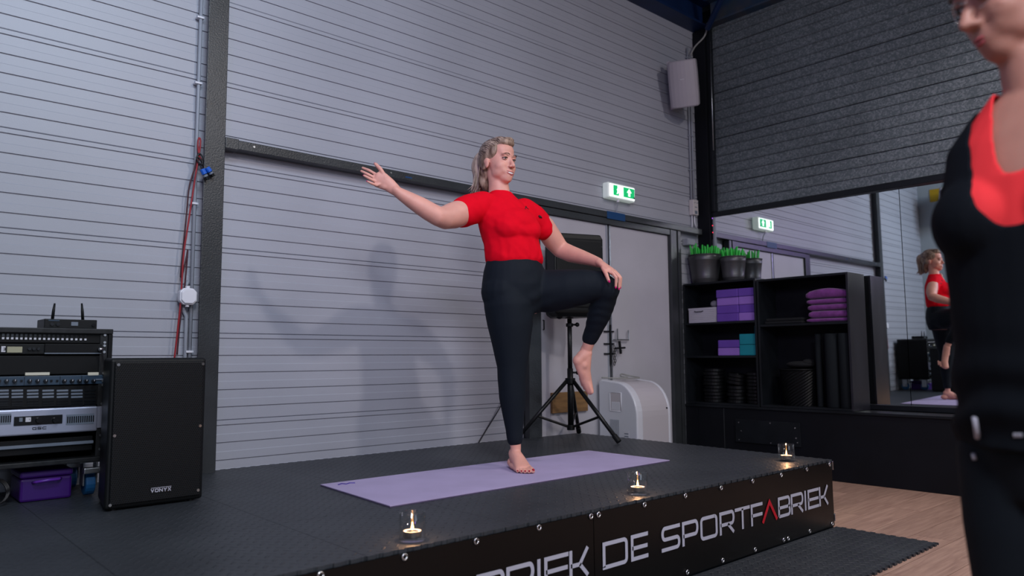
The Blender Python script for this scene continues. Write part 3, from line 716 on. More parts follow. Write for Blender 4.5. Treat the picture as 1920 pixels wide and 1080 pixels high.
# receiver on top of the rack
YQ = 3.66
def rq(px, py): p = on(px, py, 1, YQ); return p.x, p.z
xa = rq(83, 606)[0]; xb = rq(182, 606)[0]
wr_ = thing('wireless_receiver', 'small black wireless receiver with two antennas on top of the rack', 'receiver', ((xa+xb)/2, YQ+.06, rz1))
zt = rz1+.041
B('housing', 'black_plastic', wr_, xa, xb, YQ, YQ+.15, rz1+.001, zt, .003)
B('face_bar', 'mixer_blue', wr_, xa+.015, xa+.055, YQ-.002, YQ+.001, zt-.009, zt-.004, 0)
for f in (.14, .25, .93): G().cyl((xa+(xb-xa)*f, YQ+.001, rz1+.018), (xa+(xb-xa)*f, YQ-.008, rz1+.018), .007, n=12).build('knob', 'black_gloss', wr_)
B('display', 'slot_grey', wr_, xa+(xb-xa)*.5, xa+(xb-xa)*.63, YQ-.0015, YQ+.001, rz1+.014, rz1+.03, 0)
for px0, px1 in ((101, 105.5), (158.5, 156.5)):
    x0, z0 = rq(px0, 600); x1, z1 = rq(px1, 568)
    G().tube([(x0, YQ+.03, zt-.004), (x0+(x1-x0)*.45, YQ+.03, zt+.035), (x1, YQ+.03, z1)], [.0062, .006, .0035], 10).build('antenna', 'black_plastic', wr_, smooth=True)
# purple case under the rack
pc = thing('tool_case', 'purple plastic carry case under the equipment rack', 'case', (.70, 3.76, ST))
xa, xb = on(36, 940, 1, 3.66).x, on(134, 930, 1, 3.66).x
B('case_body', 'purple_case', pc, xa, xb, 3.66, 3.88, ST+.001, ST+.095, .010)
B('case_lid', 'purple_case', pc, xa-.002, xb+.002, 3.658, 3.882, ST+.097, ST+.124, .008)
xm = (xa+xb)/2
G().tube([(xm-.05, 3.658, ST+.078), (xm-.04, 3.640, ST+.082), (xm, 3.636, ST+.086), (xm+.04, 3.640, ST+.086), (xm+.05, 3.658, ST+.086)], .006, 8).build('carry_handle', 'purple_handle', pc, smooth=True)
cc = G()
for k in range(3):
    cc.tube([(.50+.05*math.cos(a)+k*.004, 3.645+.012*math.sin(2*a), ST+.055+.05*math.sin(a)+.002*k) for a in [i*math.pi/12 for i in range(25)]], .004, 6)
tag(cc.build('coiled_cable', 'black_cable', smooth=True), 'coil of black cable beside the purple case', 'cable')

# loudspeaker on the stage
YS = 3.215
x0, x1, z1 = .800, 1.172, .968
pa = thing('loudspeaker', 'large black floor loudspeaker with perforated grille beside the rack', 'loudspeaker', ((x0+x1)/2, 3.35, ST))
G().prism([(x0, YS), (x1, YS), (x1-.05, YS+.30), (x0+.05, YS+.30)], 2, ST+.006, z1).build('cabinet', 'black_plastic', pa, bevel=.014, seg=4)
grl = G().box(x0+.016, x1-.014, YS-.009, YS+.003, ST+.022, z1-.014).build('grille', 'grille', pa, bevel=.006, seg=3)
for fx, fz in ((.075, .955), (.945, .955), (.065, .49), (.935, .52), (.05, .045), (.935, .075)):
    xx = x0+(x1-x0)*fx; zz = ST+(z1-ST)*fz
    G().cyl((xx, YS-.008, zz), (xx, YS-.0115, zz), .0058, n=12).build('screw', 'chrome', grl, smooth=False)
p = on(282, 924, 1, YS-.012); q = on(322, 914, 1, YS-.012)
bd = G().box(p.x, q.x, YS-.011, YS-.009, p.z-.003, q.z+.009).build('badge', 'black_gloss', pa)
ww = (q.x-p.x)
for i, ch_ in enumerate('VONYX'):
    letter(bd, ch_, p.x+ww*(i*.2+.01), p.x+ww*(i*.2+.175), p.z+.0, q.z+.002, YS-.0112, 'white_print', t=.2)
B('badge_line', 'white_print', bd, p.x+.002, q.x-.002, YS-.0118, YS-.011, q.z+.005, q.z+.0065, 0)
for sx in (x0+.04, x1-.04):
    for sy in (YS+.03, YS+.25):
        G().cyl((sx if sy < YS+.1 else (sx+(.04 if sx < 1 else -.04)), sy, ST+.0002), (sx if sy < YS+.1 else (sx+(.04 if sx < 1 else -.04)), sy, ST+.008), .014, n=12).build('rubber_foot', 'black_plastic', pa)
G().tube([on(386, 875, 2, ST+.006), on(400, 871, 2, ST+.012), on(413, 872, 2, ST+.004)], .004, 8).build('speaker_lead', 'black_cable', smooth=True)
tag(bpy.data.objects['speaker_lead'], 'short black cable lying behind the floor loudspeaker at the column', 'cable')

# conduits, junction box, red cables at the column
def wa(px, py, y=4.018): return on(px, py, 1, y)
cp = thing('conduit_pipe', 'long grey conduit pipe with clips running up beside the column', 'pipe', (1.366, 4.02, .4))
G().cyl((1.372, 4.016, .38), (1.372, 4.016, 4.08), .0095, n=12).build('pipe', 'pvc_grey', cp, smooth=True)
for zz in (2.80, 2.435, 1.78, 1.0, .62):
    G().box(1.350, 1.388, 4.000, 4.034, zz-.006, zz+.006).build('clip', 'pvc_white', cp, bevel=.003)
cp2 = thing('conduit_pipe', 'short grey conduit pipe below the white junction box', 'pipe', (1.345, 4.02, .4))
G().tube([(1.332, 4.012, 1.245), (1.334, 4.012, 1.215), (1.348, 4.014, 1.185), (1.350, 4.016, 1.14), (1.350, 4.016, .385)], .0095, 12).build('pipe', 'pvc_grey', cp2, smooth=True)
G().tube([(1.352, 4.012, 1.37), (1.340, 4.012, 1.335)], .008, 10).build('elbow', 'pvc_grey', cp2, smooth=True)
jb = thing('junction_box', 'white octagonal junction box beside the column', 'junction box', (1.338, 3.99, 1.29))
p = wa(352, 556, 3.975); r_ = .043
G().prism([(p.x+r_*a, p.z+r_*b) for a, b in ((-.55, -1), (.55, -1), (1, -.55), (1, .55), (.55, 1), (-.55, 1), (-1, .55), (-1, -.55))], 1, 3.962, 4.000).build('box_body', 'pvc_white', jb, bevel=.005)
G().prism([(p.x+r_*.85*a, p.z+r_*.85*b) for a, b in ((-.55, -1), (.55, -1), (1, -.55), (1, .55), (.55, 1), (-.55, 1), (-1, .55), (-1, -.55))], 1, 3.953, 3.963).build('lid', 'pvc_white', jb, bevel=.004)
G().cyl((p.x, 3.98, p.z+r_-.004), (p.x, 3.98, p.z+r_+.012), .012, n=12).build('gland', 'pvc_white', jb)
G().cyl((p.x, 3.98, p.z-r_+.004), (p.x, 3.98, p.z-r_-.010), .010, n=12).build('gland', 'pvc_white', jb)
def spline(pts, n=8):
    pts = [Vector(p) for p in pts]; out = []
    for i in range(len(pts)-1):
        p0 = pts[max(0, i-1)]; p1 = pts[i]; p2 = pts[i+1]; p3 = pts[min(len(pts)-1, i+2)]
        for k in range(n):
            t = k/n; out.append(.5*((2*p1)+(p2-p0)*t+(2*p0-5*p1+4*p2-p3)*t*t+(-p0+3*p1-3*p2+p3)*t**3))
    return out+[pts[-1]]
yk = 3.985
rc = G().tube(spline([wa(x, y, yk) for x, y in ((392, 322), (384, 308), (374, 292), (371, 272), (373, 259), (376, 264), (374, 285), (368, 320), (360, 372), (352, 425), (344, 480), (339, 560), (333, 620), (327, 672))]), .0045, 8)
tag(rc.build('red_speaker_cable', 'red_cable', smooth=True), 'bright red speaker cable hanging beside the column', 'cable')
dc = G().tube(spline([wa(x, y, yk+.012) for x, y in ((384, 320), (378, 304), (371, 290), (366, 312), (355, 350), (350, 400), (346, 440), (341, 490), (339, 520), (348, 490), (352, 470), (346, 540), (338, 600), (332, 665))]), .004, 8)
tag(dc.build('dark_speaker_cable', 'dark_cable', smooth=True), 'dark red speaker cable hanging behind the bright red one', 'cable')
kn = G().tube(spline([wa(x, y, yk-.012) for x, y in ((368, 296), (374, 288), (380, 296), (379, 308), (372, 304), (369, 294), (377, 300), (382, 312))]), .0042, 8)
tag(kn.build('cable_tie_knot', 'black_cable', smooth=True), 'knotted black tie around the hanging red cables', 'cable tie')
for (a, b), lab in ((((379, 317), (389, 337)), 'lower of two blue and black plugs hanging at the column'), (((388, 314), (400, 331)), 'upper of two blue and black plugs hanging at the column')):
    p = wa(*a, 3.925); q = wa(*b, 3.925); t = thing('cable_plug', lab, 'plug', p)
    G().tube([p, p.lerp(q, .5)], .014, 12).build('collar', 'blue_plastic', t, smooth=False, bevel=.003)
    G().tube([p.lerp(q, .5), q], [.012, .0105], 12).build('plug_tip', 'black_plastic', t, bevel=.002)
    G().tube([p.lerp(q, .55), p.lerp(q, .72)], .0125, 12).build('grey_ring', 'slot_grey', t)
# thin cord up the wall behind the instructor
G().tube(spline([wa(896, 833, 4.02), wa(912, 806, 4.02), wa(934, 770, 4.0), wa(952, 735, 3.99), wa(975, 690, 3.95)]), .004, 6).build('thin_cable', 'black_cable', smooth=True)
tag(bpy.data.objects['thin_cable'], 'thin black cord slanting up the wall behind the instructor', 'cable')

# ================================================================== BEHIND THE INSTRUCTOR: STAND, SPEAKER, AIR CONDITIONER
TC = Vector((3.90, 3.70, ST))
ts = thing('speaker_stand', 'black tripod speaker stand at the back of the stage', 'speaker stand', TC)
def tp(px, py): return on(px, py, 1, 3.70)
hz = tp(1066, 712).z; lz = tp(1066, 800).z; sbz = tp(1066, 597).z
G().cyl(TC+Vector((0, 0, lz-ST-.01)), (TC.x, TC.y, hz+.08), .021, n=16).build('lower_pole', 'black_metal', ts, smooth=True)
G().cyl((TC.x, TC.y, hz+.05), (TC.x, TC.y, sbz-.002), .0165, n=16).build('upper_pole', 'black_metal', ts, smooth=True)
G().cyl((TC.x, TC.y, hz-.03), (TC.x, TC.y, hz+.012), .036, n=16).build('hub', 'black_plastic', ts, bevel=.004)
G().cyl((TC.x, TC.y, lz-.025), (TC.x, TC.y, lz+.012), .028, n=16).build('lower_hub', 'black_plastic', ts, bevel=.004)
G().cyl((TC.x, TC.y, sbz-.06), (TC.x, TC.y, sbz-.035), .026, n=16).build('collar', 'black_plastic', ts, bevel=.003)
for zz in (sbz-.045, hz+.05):
    G().tube([Vector((TC.x, TC.y, zz)), Vector((TC.x, TC.y, zz))+RH*.05], .007, 8).ell(Vector((TC.x, TC.y, zz))+RH*.055, .016).build('knob', 'black_plastic', ts, smooth=True)
for ang in (-85, 35, 155):
    d = Vector((math.cos(math.radians(ang)), math.sin(math.radians(ang)), 0)); ft = TC+d*.405+Vector((0, 0, .018)); tp_ = Vector((TC.x, TC.y, hz-.012))+d*.03
    lg = G().tube([tp_, ft], .0145, 12).build('leg', 'black_metal', ts, smooth=True)
    G().tube([ft-(ft-tp_).normalized()*.05, ft+(ft-tp_).normalized()*.006], .019, 12, round_ends=False).build('rubber_foot', 'black_plastic', lg, bevel=.003)
    G().tube([Vector((TC.x, TC.y, lz))+d*.022, tp_.lerp(ft, .60)], .009, 8).build('brace', 'black_metal', ts)
# loudspeaker on the stand
sp = thing('loudspeaker', 'black loudspeaker on the tripod stand behind the instructor', 'loudspeaker', (TC.x, TC.y, sbz))
zt = tp(1075, 446).z
fd = Vector((-.35, -.93, 0)).normalized(); sd = Vector((fd.y, -fd.x, 0))*-1
def sps(a, b, z): v = Vector((TC.x, TC.y, 0))+sd*a+fd*b; return Vector((v.x, v.y, z))
out = [(-.19, .17), (.19, .17), (.19, .04), (.11, -.17), (-.11, -.17), (-.19, .04)]
gs = G(); gs.rings([[sps(a*k, b*k, z) for a, b in out] for z, k in ((sbz+.005, .80), (sbz+.03, .98), (sbz+.05, 1.0), (zt-.035, 1.0), (zt, .93))])
gs.build('cabinet', 'black_plastic', sp, bevel=.008)
G().rings([[sps(a, b, z) for a, b in ((-.175, .178), (.175, .178), (.175, .165), (-.175, .165))] for z in (sbz+.07, zt-.05)]).build('grille', 'black_plastic', sp, bevel=.004)
ft_ = G()
for a in (-.12, .12): ft_.ell(sps(a, .09, sbz+.004), (.022, .022, .016))
ft_.build('bumper', 'black_plastic', sp, smooth=True)
G().cyl((TC.x, TC.y, sbz), (TC.x, TC.y, sbz+.008), .03, n=16).build('pole_socket', 'black_plastic', sp)

# portable air conditioner on the floor between stage and door
ac = thing('air_conditioner', 'white portable air conditioner with rounded top beside the stage', 'air conditioner', (4.71, 3.80, 0))
ax0, ax1, ay0, ay1, az = 4.50, 4.925, 3.585, 3.965, .785
prof = [(ay1, .03), (ay1, az-.03)] + [(ay1-.03+.03*math.cos(math.radians(a)), az-.03+.03*math.sin(math.radians(a))) for a in (30, 60, 90)]
prof += [(ay0+.21-.21*math.sin(math.radians(a)), az-.015-.26+.26*math.cos(math.radians(a))) for a in range(0, 91, 9)] + [(ay0, .03)]
def inset(pf, k, cy=(ay0+ay1)/2, cz=.4): return [(cy+(y-cy)*k, cz+(z-cz)*k) for y, z in pf]
G().prism(inset(prof, .985)[::-1], 0, ax0+.07, ax1-.03).build('body', 'ac_grey', ac, smooth=False, bevel=.004)
G().prism(prof[::-1], 0, ax0, ax0+.075).build('side_panel', 'ac_white', ac, bevel=.012, seg=3)
G().prism(prof[::-1], 0, ax1-.03, ax1).build('side_panel', 'ac_white', ac, bevel=.010, seg=3)
hh = G().box(ax0-.002, ax0+.004, 3.735, 3.845, .545, .685).build('handle_recess', 'ac_grey', ac, bevel=.0015)  # recess drawn flat: upper shade put in as grey, lower part white
G().prism([(3.745, .552), (3.835, .552), (3.830, .615), (3.750, .615)], 0, ax0-.0035, ax0+.002).build('handle_scoop', 'ac_white', hh, bevel=.002)
G().tube([(ax0-.002, 3.735, .545), (ax0-.002, 3.735, .685), (ax0-.002, 3.845, .685), (ax0-.002, 3.845, .545), (ax0-.002, 3.735, .545)], .004, 8).build('handle_rim', 'ac_white', hh, smooth=True)
for i in range(9):
    yy = 3.76+i*.0105; G().box(ax0-.003, ax0+.003, yy, yy+.0045, .20, .48).build('vent_slit', 'pvc_grey', ac)
lb = G().box(ax0-.0015, ax0+.002, 3.665, 3.715, .24, .40).build('rating_label', 'paper_white', ac)
for i in range(7): G().box(ax0-.0022, ax0-.0012, 3.670, 3.709, .255+i*.020, .263+i*.020).build('text_line', 'slot_grey', lb)
G().cyl((ax1-.05, ay0+.008, .56), (ax1-.05, ay0-.001, .56), .006, n=10).build('screw_hole', 'black_gloss', ac)
G().box(4.73, 4.77, ay0+.012, ay0+.016, .572, .578).build('name_mark', 'slot_grey', ac)
zc = az+.002
G().tube(spline([(4.50, 3.93, zc+.012), (4.58, 3.84, zc+.006), (4.70, 3.80, zc+.004), (4.80, 3.80, zc+.006), (4.86, 3.86, zc+.008), (4.84, 3.93, zc+.02), (4.76, 3.94, zc+.035), (4.70, 3.90, zc+.02), (4.72, 3.85, zc+.012), (4.66, 3.83, zc+.01)]), .0055, 8).build('looped_cable', 'grey_cable', smooth=True)
tag(bpy.data.objects['looped_cable'], 'grey power cord looped on top of the air conditioner', 'cable')
p = on(1033, 735, 1, 3.985); q = on(1100, 770, 1, 3.985)
wb = B('wooden_board', 'wood_board', None, p.x, q.x, 3.970, 3.991, q.z, p.z-.006, .002); tag(wb, 'small plain wooden board fixed low on the white door', 'board')

# ================================================================== WALL FIXTURES
ex = thing('exit_sign', 'lit green emergency exit sign on the panel wall', 'exit sign', (4.88, 3.99, 2.35))
ex0, ex1, ez0, ez1 = 4.665, 5.015, 2.272, 2.405; ye = 3.965
G().box(ex0, ex1, ye, 4.034, ez0, ez1).build('housing', 'sign_body', ex, bevel=.014, seg=3)
G().box(ex0+.014, ex1-.014, ye-.006, ye+.002, ez0+.014, ez1-.014).build('panel', 'sign_white', ex, bevel=.004)
gp = G().box(ex0+.055, ex0+.125, ye-.009, ye-.005, ez0+.026, ez1-.022).build('green_field', 'sign_green', ex)
gp2 = G().box(ex0+.185, ex1-.022, ye-.009, ye-.005, ez0+.026, ez1-.022).build('green_field', 'sign_green', ex)
ym_ = ye-.0105
def sg(pts, name, m='sign_white'): G().prism(pts, 1, ym_, ym_+.003).build(name, m, ex)
cx, cz = ex0+.258, (ez0+ez1)/2+.002
sg([(cx-.012, cz-.03), (cx+.012, cz-.03), (cx+.012, cz+.002), (cx+.03, cz+.002), (cx, cz+.034), (cx-.03, cz+.002), (cx-.012, cz+.002)], 'arrow')
# running figure: head, body, limbs in front of the white doorway
rx = ex0+.115
run = G()
def lim(a, b, r): run.prism([(a[0]-r, a[1]), (b[0]-r, b[1]), (b[0]+r, b[1]), (a[0]+r, a[1])] if a[1] > b[1] else [(b[0]-r, b[1]), (a[0]-r, a[1]), (a[0]+r, a[1]), (b[0]+r, b[1])], 1, ym_, ym_+.003)
run.prism([(rx+.012*math.cos(i*.7854)*.8, cz+.032+.010*math.sin(i*.7854)) for i in range(8)], 1, ym_, ym_+.003)
lim((rx, cz+.022), (rx-.004, cz-.006), .008); lim((rx-.004, cz-.006), (rx+.014, cz-.022), .005); lim((rx-.004, cz-.006), (rx-.016, cz-.030), .005); lim((rx, cz+.018), (rx+.018, cz+.004), .004); lim((rx, cz+.018), (rx-.018, cz+.006), .004)
run.build('running_figure', 'sign_white', ex)
G().cyl((4.815, 3.99, ez0+.002), (4.815, 3.99, ez0-.018), .012, n=12).build('cable_gland', 'pvc_white', ex)
G().tube([(4.815, 3.99, ez0-.015), (4.825, 4.01, ez0-.06), (4.828, 4.022, ez0-.115)], .0045, 8).build('supply_cable', 'pvc_grey', ex)
G().box(ex1-.035, ex1-.022, ye-.011, ye-.008, ez0+.026, ez0+.04).build('test_lamp', 'black_gloss', ex)

for k, (xx, lab) in enumerate(((5.925, 'left of two thin grey conduits in the far corner of the panel wall'), (5.965, 'right of two thin grey conduits in the far corner of the panel wall'))):
    t = thing('conduit_pipe', lab, 'pipe', (xx, 4.02, 2.2))
    G().cyl((xx, 4.018, 2.42), (xx, 4.018, 3.92-.06*k), .009, n=10).build('pipe', 'pvc_grey', t, smooth=True)
    G().tube([(xx, 4.018, 2.30), (xx, 4.018, 2.22), (xx-.012+.03*k, 4.012, 2.165)], .006, 8).build('tail_cable', 'pvc_white', t, smooth=True)
    for zz in (2.72, 3.05, 3.82): G().box(xx-.016, xx+.016, 4.004, 4.034, zz-.005, zz+.005).build('clip', 'pvc_grey', t, bevel=.002)
G().tube(spline([(5.965, 4.01, 3.85), (5.985, 3.97, 3.93), (6.02, 3.89, 4.01), (6.03, 3.86, 4.09)]), .008, 8).build('corner_cable', 'grey_cable', smooth=True)
tag(bpy.data.objects['corner_cable'], 'pale cable slanting from the conduit top to the blue roof steel', 'cable')
th = thing('wall_switch', 'beige wall control box under the conduits in the corner', 'switch', (5.945, 4.0, 2.3))
B('box_body', 'beige_plastic', th, 5.905, 5.985, 3.985, 4.034, 2.285, 2.43, .004)
B('window', 'slot_grey', th, 5.925, 5.965, 3.982, 3.986, 2.295, 2.325, .001)
for a, b in ((5.918, 2.395), (5.938, 2.40), (5.958, 2.395), (5.972, 2.40)): B('slot', 'slot_grey', th, a, a+.007, 3.983, 3.986, b, b+.008, 0)
B('text_line', 'slot_grey', th, 5.928, 5.962, 3.983, 3.986, 2.355, 2.362, 0)
sk = thing('power_socket', 'small grey socket box low in the corner behind the green sticks', 'socket', (5.83, 4.0, 2.0))
B('box_body', 'pvc_grey', sk, 5.78, 5.90, 3.975, 4.034, 1.985, 2.045, .004); B('flap', 'pvc_grey', sk, 5.785, 5.895, 3.968, 3.976, 1.990, 2.035, .003)
ld = thing('glint_strip', 'small added strip with red and violet dots imitating reflections on the corner post', 'imitated reflection', (6.06, 3.897, 2.2))
B('carrier', 'black_plastic', ld, 6.062, 6.078, 3.893, 3.900, 2.06, 2.27, .001)
for zz, m in ((2.185, 'glint_red'), (2.12, 'glint_red'), (2.255, 'glint_violet')): G().ell((6.07, 3.892, zz), .005).build('glint_dot', m, ld, smooth=True)  # glowing dots stand in for coloured reflections on the post

def wall_speaker(label, c, fwd, tilt, bracket_side):
    """white wall loudspeaker; c centre, fwd facing direction (horizontal), tilt downwards in degrees"""
    c = Vector(c); f = Vector(fwd).normalized(); s = Vector((-f.y, f.x, 0))      # s = left of the speaker's own front
    f2 = (f*math.cos(math.radians(tilt))-ZV*math.sin(math.radians(tilt))); u = (ZV*math.cos(math.radians(tilt))+f*math.sin(math.radians(tilt)))
    t = thing('wall_loudspeaker', label, 'loudspeaker', c)
    H = .205
    outl = [(.115, -.10), (.128, .06)] + [(.128*math.cos(math.radians(a)), .06+.055*math.sin(math.radians(a))) for a in (15, 35, 55, 75, 90, 105, 125, 145, 165)] + [(-.128, .06), (-.115, -.10)]
    rs = []
    for z, k in ((-H, .90), (-H+.012, .97), (-H*.5, 1.0), (H*.5, 1.0), (H-.012, .97), (H, .90)):
        rs.append([c+s*(a*k)+f2*(b*(1 if b < .07 else k))+u*z for a, b in outl])
    G().rings(rs).build('enclosure', 'speaker_white', t, bevel=.006)
    k = bracket_side; rs = []
    for z in (-H-.01, H+.01): rs.append([c+s*a+f2*b+u*z for a, b in ((k*.118, -.10), (k*.150, -.10), (k*.150, -.055), (k*.118, -.055))])
    br_ = G().rings(rs).build('bracket', 'speaker_white', t, bevel=.004)
    for z in (-.15, 0.02, .15): G().cyl(c+s*(k*.149)+f2*-.078+u*z, c+s*(k*.153)+f2*-.078+u*z, .008, n=8).build('bolt', 'black_metal', br_)
    G().tube([c-f2*.10, c-f2*.18], .02, 10).build('mount_arm', 'black_metal', t)
    G().tube([c+f2*.117+u*.04-s*.02, c+f2*.117+u*.04+s*.02], .003, 6).build('name_mark', 'pvc_white', t)
    return t
cs_ = on(1283, 157, 1, 3.80)
wall_speaker('white wall loudspeaker tilted down in the far corner beside the shutter', cs_, (-FH*.92-RH*.38), 21, -1)
wall_speaker('white wall loudspeaker on the left wall, seen only in the mirror', (XC+.22, 3.50, 3.18), (.75, -.66, 0), 12, 1)
yl = B('yellow_notice', 'yellow', None, XC+.001, XC+.008, 3.62, 3.86, 3.25, 3.45, .001); tag(yl, 'small yellow notice on the left wall, seen only in the mirror', 'sign')

# ================================================================== SHELF UNITS AND THEIR CONTENTS
def shelf_unit(label, y0, y1, z1, shelves, m_side, XK=6.055):
    t = thing('shelf_unit', label, 'shelf unit', ((XL+XK)/2, (y0+y1)/2, .535)); th = .018; z0 = .5365
    B('side_panel', m_side, t, XL, XK, y0, y0+th, z0, z1, .002); B('side_panel', 'black_paint', t, XL, XK, y1-th, y1, z0, z1, .002)
    B('top_panel', 'black_paint', t, XL, XK, y0+th, y1-th, z1-th, z1, .002); B('bottom_panel', 'black_paint', t, XL, XK, y0+th, y1-th, z0, z0+th, .002)
    B('back_panel', 'black_base', t, XK-.006, XK, y0+th, y1-th, z0+th, z1-th, 0)
    for z in shelves: B('shelf', 'black_paint', t, XL+.004, XK-.006, y0+th, y1-th, z-th, z, .002)
    return t
shelf_unit('black shelf unit in the corner holding purple blocks and weight discs', 3.298, 4.028, 1.622, (1.262, .965), 'black_paint', 6.032)
shelf_unit('wider black shelf unit holding purple blankets and foam rolls', 2.515, 3.288, 1.603, (1.222,), 'black_side')
def wb_(px, py, x=XL): p = on(px, py, 0, x); return p.y, p.z
# yoga blocks
def block(label, y0, y1, z0, z1, m, x0=XL+.02, d=.125, grp='yoga blocks on the shelves'):
    o = B('yoga_block', m, None, x0, x0+d, y0+.0015, y1-.0015, z0+.0006, z1-.0006, .006); return tag(o, label, 'yoga block', grp)
rows = ['bottom', 'second from bottom', 'third from bottom', 'top']
yc = wb_(1381, 560)[0]; yl_ = wb_(1340, 560)[0]; h = .0705
for r in range(4):
    z0 = 1.2625+r*h
    lc = 'block_lilac' if r == 2 else 'block_purple'; rcx = 'block_lilac' if r in (0, 2) else 'block_purple'
    nm = {'block_lilac': 'lilac', 'block_purple': 'dark purple'}
    block('%s foam yoga block, %s of the left column on the upper shelf' % (nm[lc], rows[r]), yc, yl_, z0, z0+h, lc, XL+.02+.004*((r*7) % 3))
    block('%s foam yoga block, %s of the right column on the upper shelf' % (nm[rcx], rows[r]), 3.3175, yc, z0, z0+h, rcx, XL+.022+.004*((r*5) % 3))
block('lilac foam yoga block at the bottom of the pair beside the teal blocks', yc, wb_(1343, 650)[0], .9655, 1.033, 'block_lilac')
block('dark purple foam yoga block on the lilac one beside the teal blocks', yc, wb_(1343, 650)[0], 1.034, 1.1015, 'block_purple', XL+.024)
block('teal foam block at the bottom of the front teal pair', 3.3175, yc, .9655, 1.057, 'block_teal', XL+.015)
block('teal foam block on top of the front teal pair', 3.3175, yc, 1.058, 1.150, 'block_teal', XL+.018)
block('teal foam block standing at the back above the teal pair', 3.3175, yc-.06, .9655, 1.225, 'block_teal', XL+.165, .09)
# white plastic basket with woven sides
ya, yb = wb_(1340, 590)[0], 3.985
bk = thing('storage_basket', 'white woven plastic basket on the upper shelf', 'basket', (XL+.13, (ya+yb)/2, 1.2625))
zb, zt = 1.2632, wb_(1300, 578)[1]
B('base', 'basket_white', bk, XL+.024, XL+.236, ya+.012, yb-.012, zb, zb+.004, 0)
for nm_, f in (('front_wall', 0), ('back_wall', 1), ('side_wall', 2), ('side_wall', 3)):
    g = G(); nh = 8; L0, L1 = (ya+.006, yb-.006) if f < 2 else (XL+.02, XL+.24); nv = int((L1-L0)/.011)
    def put(a0, a1, c0, c1, k):
        if f == 0: g.box(XL+.016-k, XL+.019-k, a0, a1, c0, c1)
        elif f == 1: g.box(XL+.239+k, XL+.242+k, a0, a1, c0, c1)
        elif f == 2: g.box(a0, a1, ya+.004-k, ya+.007-k, c0, c1)
        else: g.box(a0, a1, yb-.007+k, yb-.004+k, c0, c1)
    for i in range(nh):
        c0 = zb+(zt-zb)*i/nh; put(L0, L1, c0, c0+(zt-zb)/nh*.55, 0)
    for j in range(nv+1):
        a0 = L0+(L1-L0)*j/(nv+.5); put(a0, a0+.006, zb, zt-.004, .001)
    put(L0-.004, L1+.004, zt-.014, zt, .002)
    o = g.build(nm_, 'basket_white', bk)
hy = (ya+yb)/2+.03
G().tube([(XL+.0125, hy-.045, zt-.028), (XL+.012, hy-.03, zt-.034), (XL+.012, hy+.03, zt-.034), (XL+.0125, hy+.045, zt-.028)], [(.006, .004)]*4, 8).build('hand_hole', 'black_gloss', bk, smooth=True)
o = G().tube(spline([(XL+.10, 3.765, zt+.034), (XL+.15, 3.760, zt+.037), (XL+.20, 3.765, zt+.034)]), [(.036, .032)]*17, 14, round_ends=True).build('rolled_towel', 'grey_cloth', smooth=True)
tag(o, 'grey rolled towel lying on the white basket beside the purple blocks', 'towel')
# weight discs: three stacks
disc = G().lathe([(.018, 0), (.086, 0), (.094, .004), (.094, .024), (.088, .029), (.07, .029), (.066, .025), (.03, .025), (.028, .029), (.018, .029)], n=28)
disc_me = disc.mesh('weight_disc', 'disc_black'); disc_me.polygons.foreach_set('use_smooth', [False]*len(disc_me.polygons))
def discs(y, n, label, x=XL+.115, tilt_from=99, s=1.0):
    for i in range(n):
        o = bpy.data.objects.new('weight_disc', disc_me); COL.objects.link(o)
        tl = i >= tilt_from
        o.location = (x+.004*math.sin(i*2.1), y+.005*math.sin(i*3.7+y*9)+(.022 if tl else 0), .5555+i*.0298+(.022+.004*(i-tilt_from) if tl else 0)); o.rotation_euler = (math.radians(12 if tl else 0), 0, i*1.3); o.scale = (s, s, 1)
        tag(o, label, 'weight disc', 'black weight discs on the bottom shelf')
discs(3.80, 10, 'black weight disc in the tallest, leftmost stack on the bottom shelf')
discs(3.575, 5, 'black weight disc lying flat in the middle stack on the bottom shelf', s=.88)
for i in range(3):
    o = bpy.data.objects.new('weight_disc', disc_me); COL.objects.link(o); o.location = (XL+.12, 3.585-.006*i, .5555+5*.0298+.016+.0305*i); o.rotation_euler = (math.radians(10), 0, 0); o.scale = (.88, .88, 1)
    tag(o, 'black weight disc lying tilted on top of the middle stack', 'weight disc', 'black weight discs on the bottom shelf')
discs(3.400, 9, 'black weight disc in the stack at the right end of the bottom shelf', s=.84, x=XL+.13)
# folded blankets
def blanket(label, y0, y1, z0, z1, seed, bulge=0.0):
    n = 20; zm = (z0+z1)/2; hh = (z1-z0)/2; rs = []
    for i in range(15):
        t = i/14; y = y0+(y1-y0)*t; k = min(1, math.sqrt(max(0, 1-(1-min(t, 1-t)/.06)**2)) if min(t, 1-t) < .06 else 1); k = max(.62, k)
        dz = .006*noise.noise(Vector((y*9, seed*3.1, 0)))+bulge*math.sin(math.pi*min(1, (1-t)*1.15))*.5
        ring = []
        for j in range(n):
            a = 2*math.pi*j/n; ca, sa = math.cos(a), math.sin(a)
            ex_ = .115*math.copysign(abs(ca)**.35, ca); ez_ = hh*k*math.copysign(abs(sa)**.6, sa)
            if sa > 0: ez_ += bulge*math.sin(math.pi*min(1, (1-t)*1.1))
            ring.append((XL+.145+ex_+.006*noise.noise(Vector((seed, y*14, a))), y, zm+ez_+dz*.3))
        rs.append(ring)
    o = G().rings(rs).build('folded_blanket', 'blanket', smooth=True); return tag(o, label, 'blanket', 'folded purple blankets')
zz = 1.2235; ph = [.034, .060, .050, .044, .062]; names = ['lowest', 'second lowest', 'middle', 'second highest', 'highest']
for i in range(5):
    blanket('folded purple blanket, %s of the pile on the shelf' % names[i], 2.538+.004*(i % 2), 2.872-.006*((i*3) % 4), zz+.0005, zz+ph[i]*.995, i+1.3, .02 if i == 4 else 0.0); zz += ph[i]
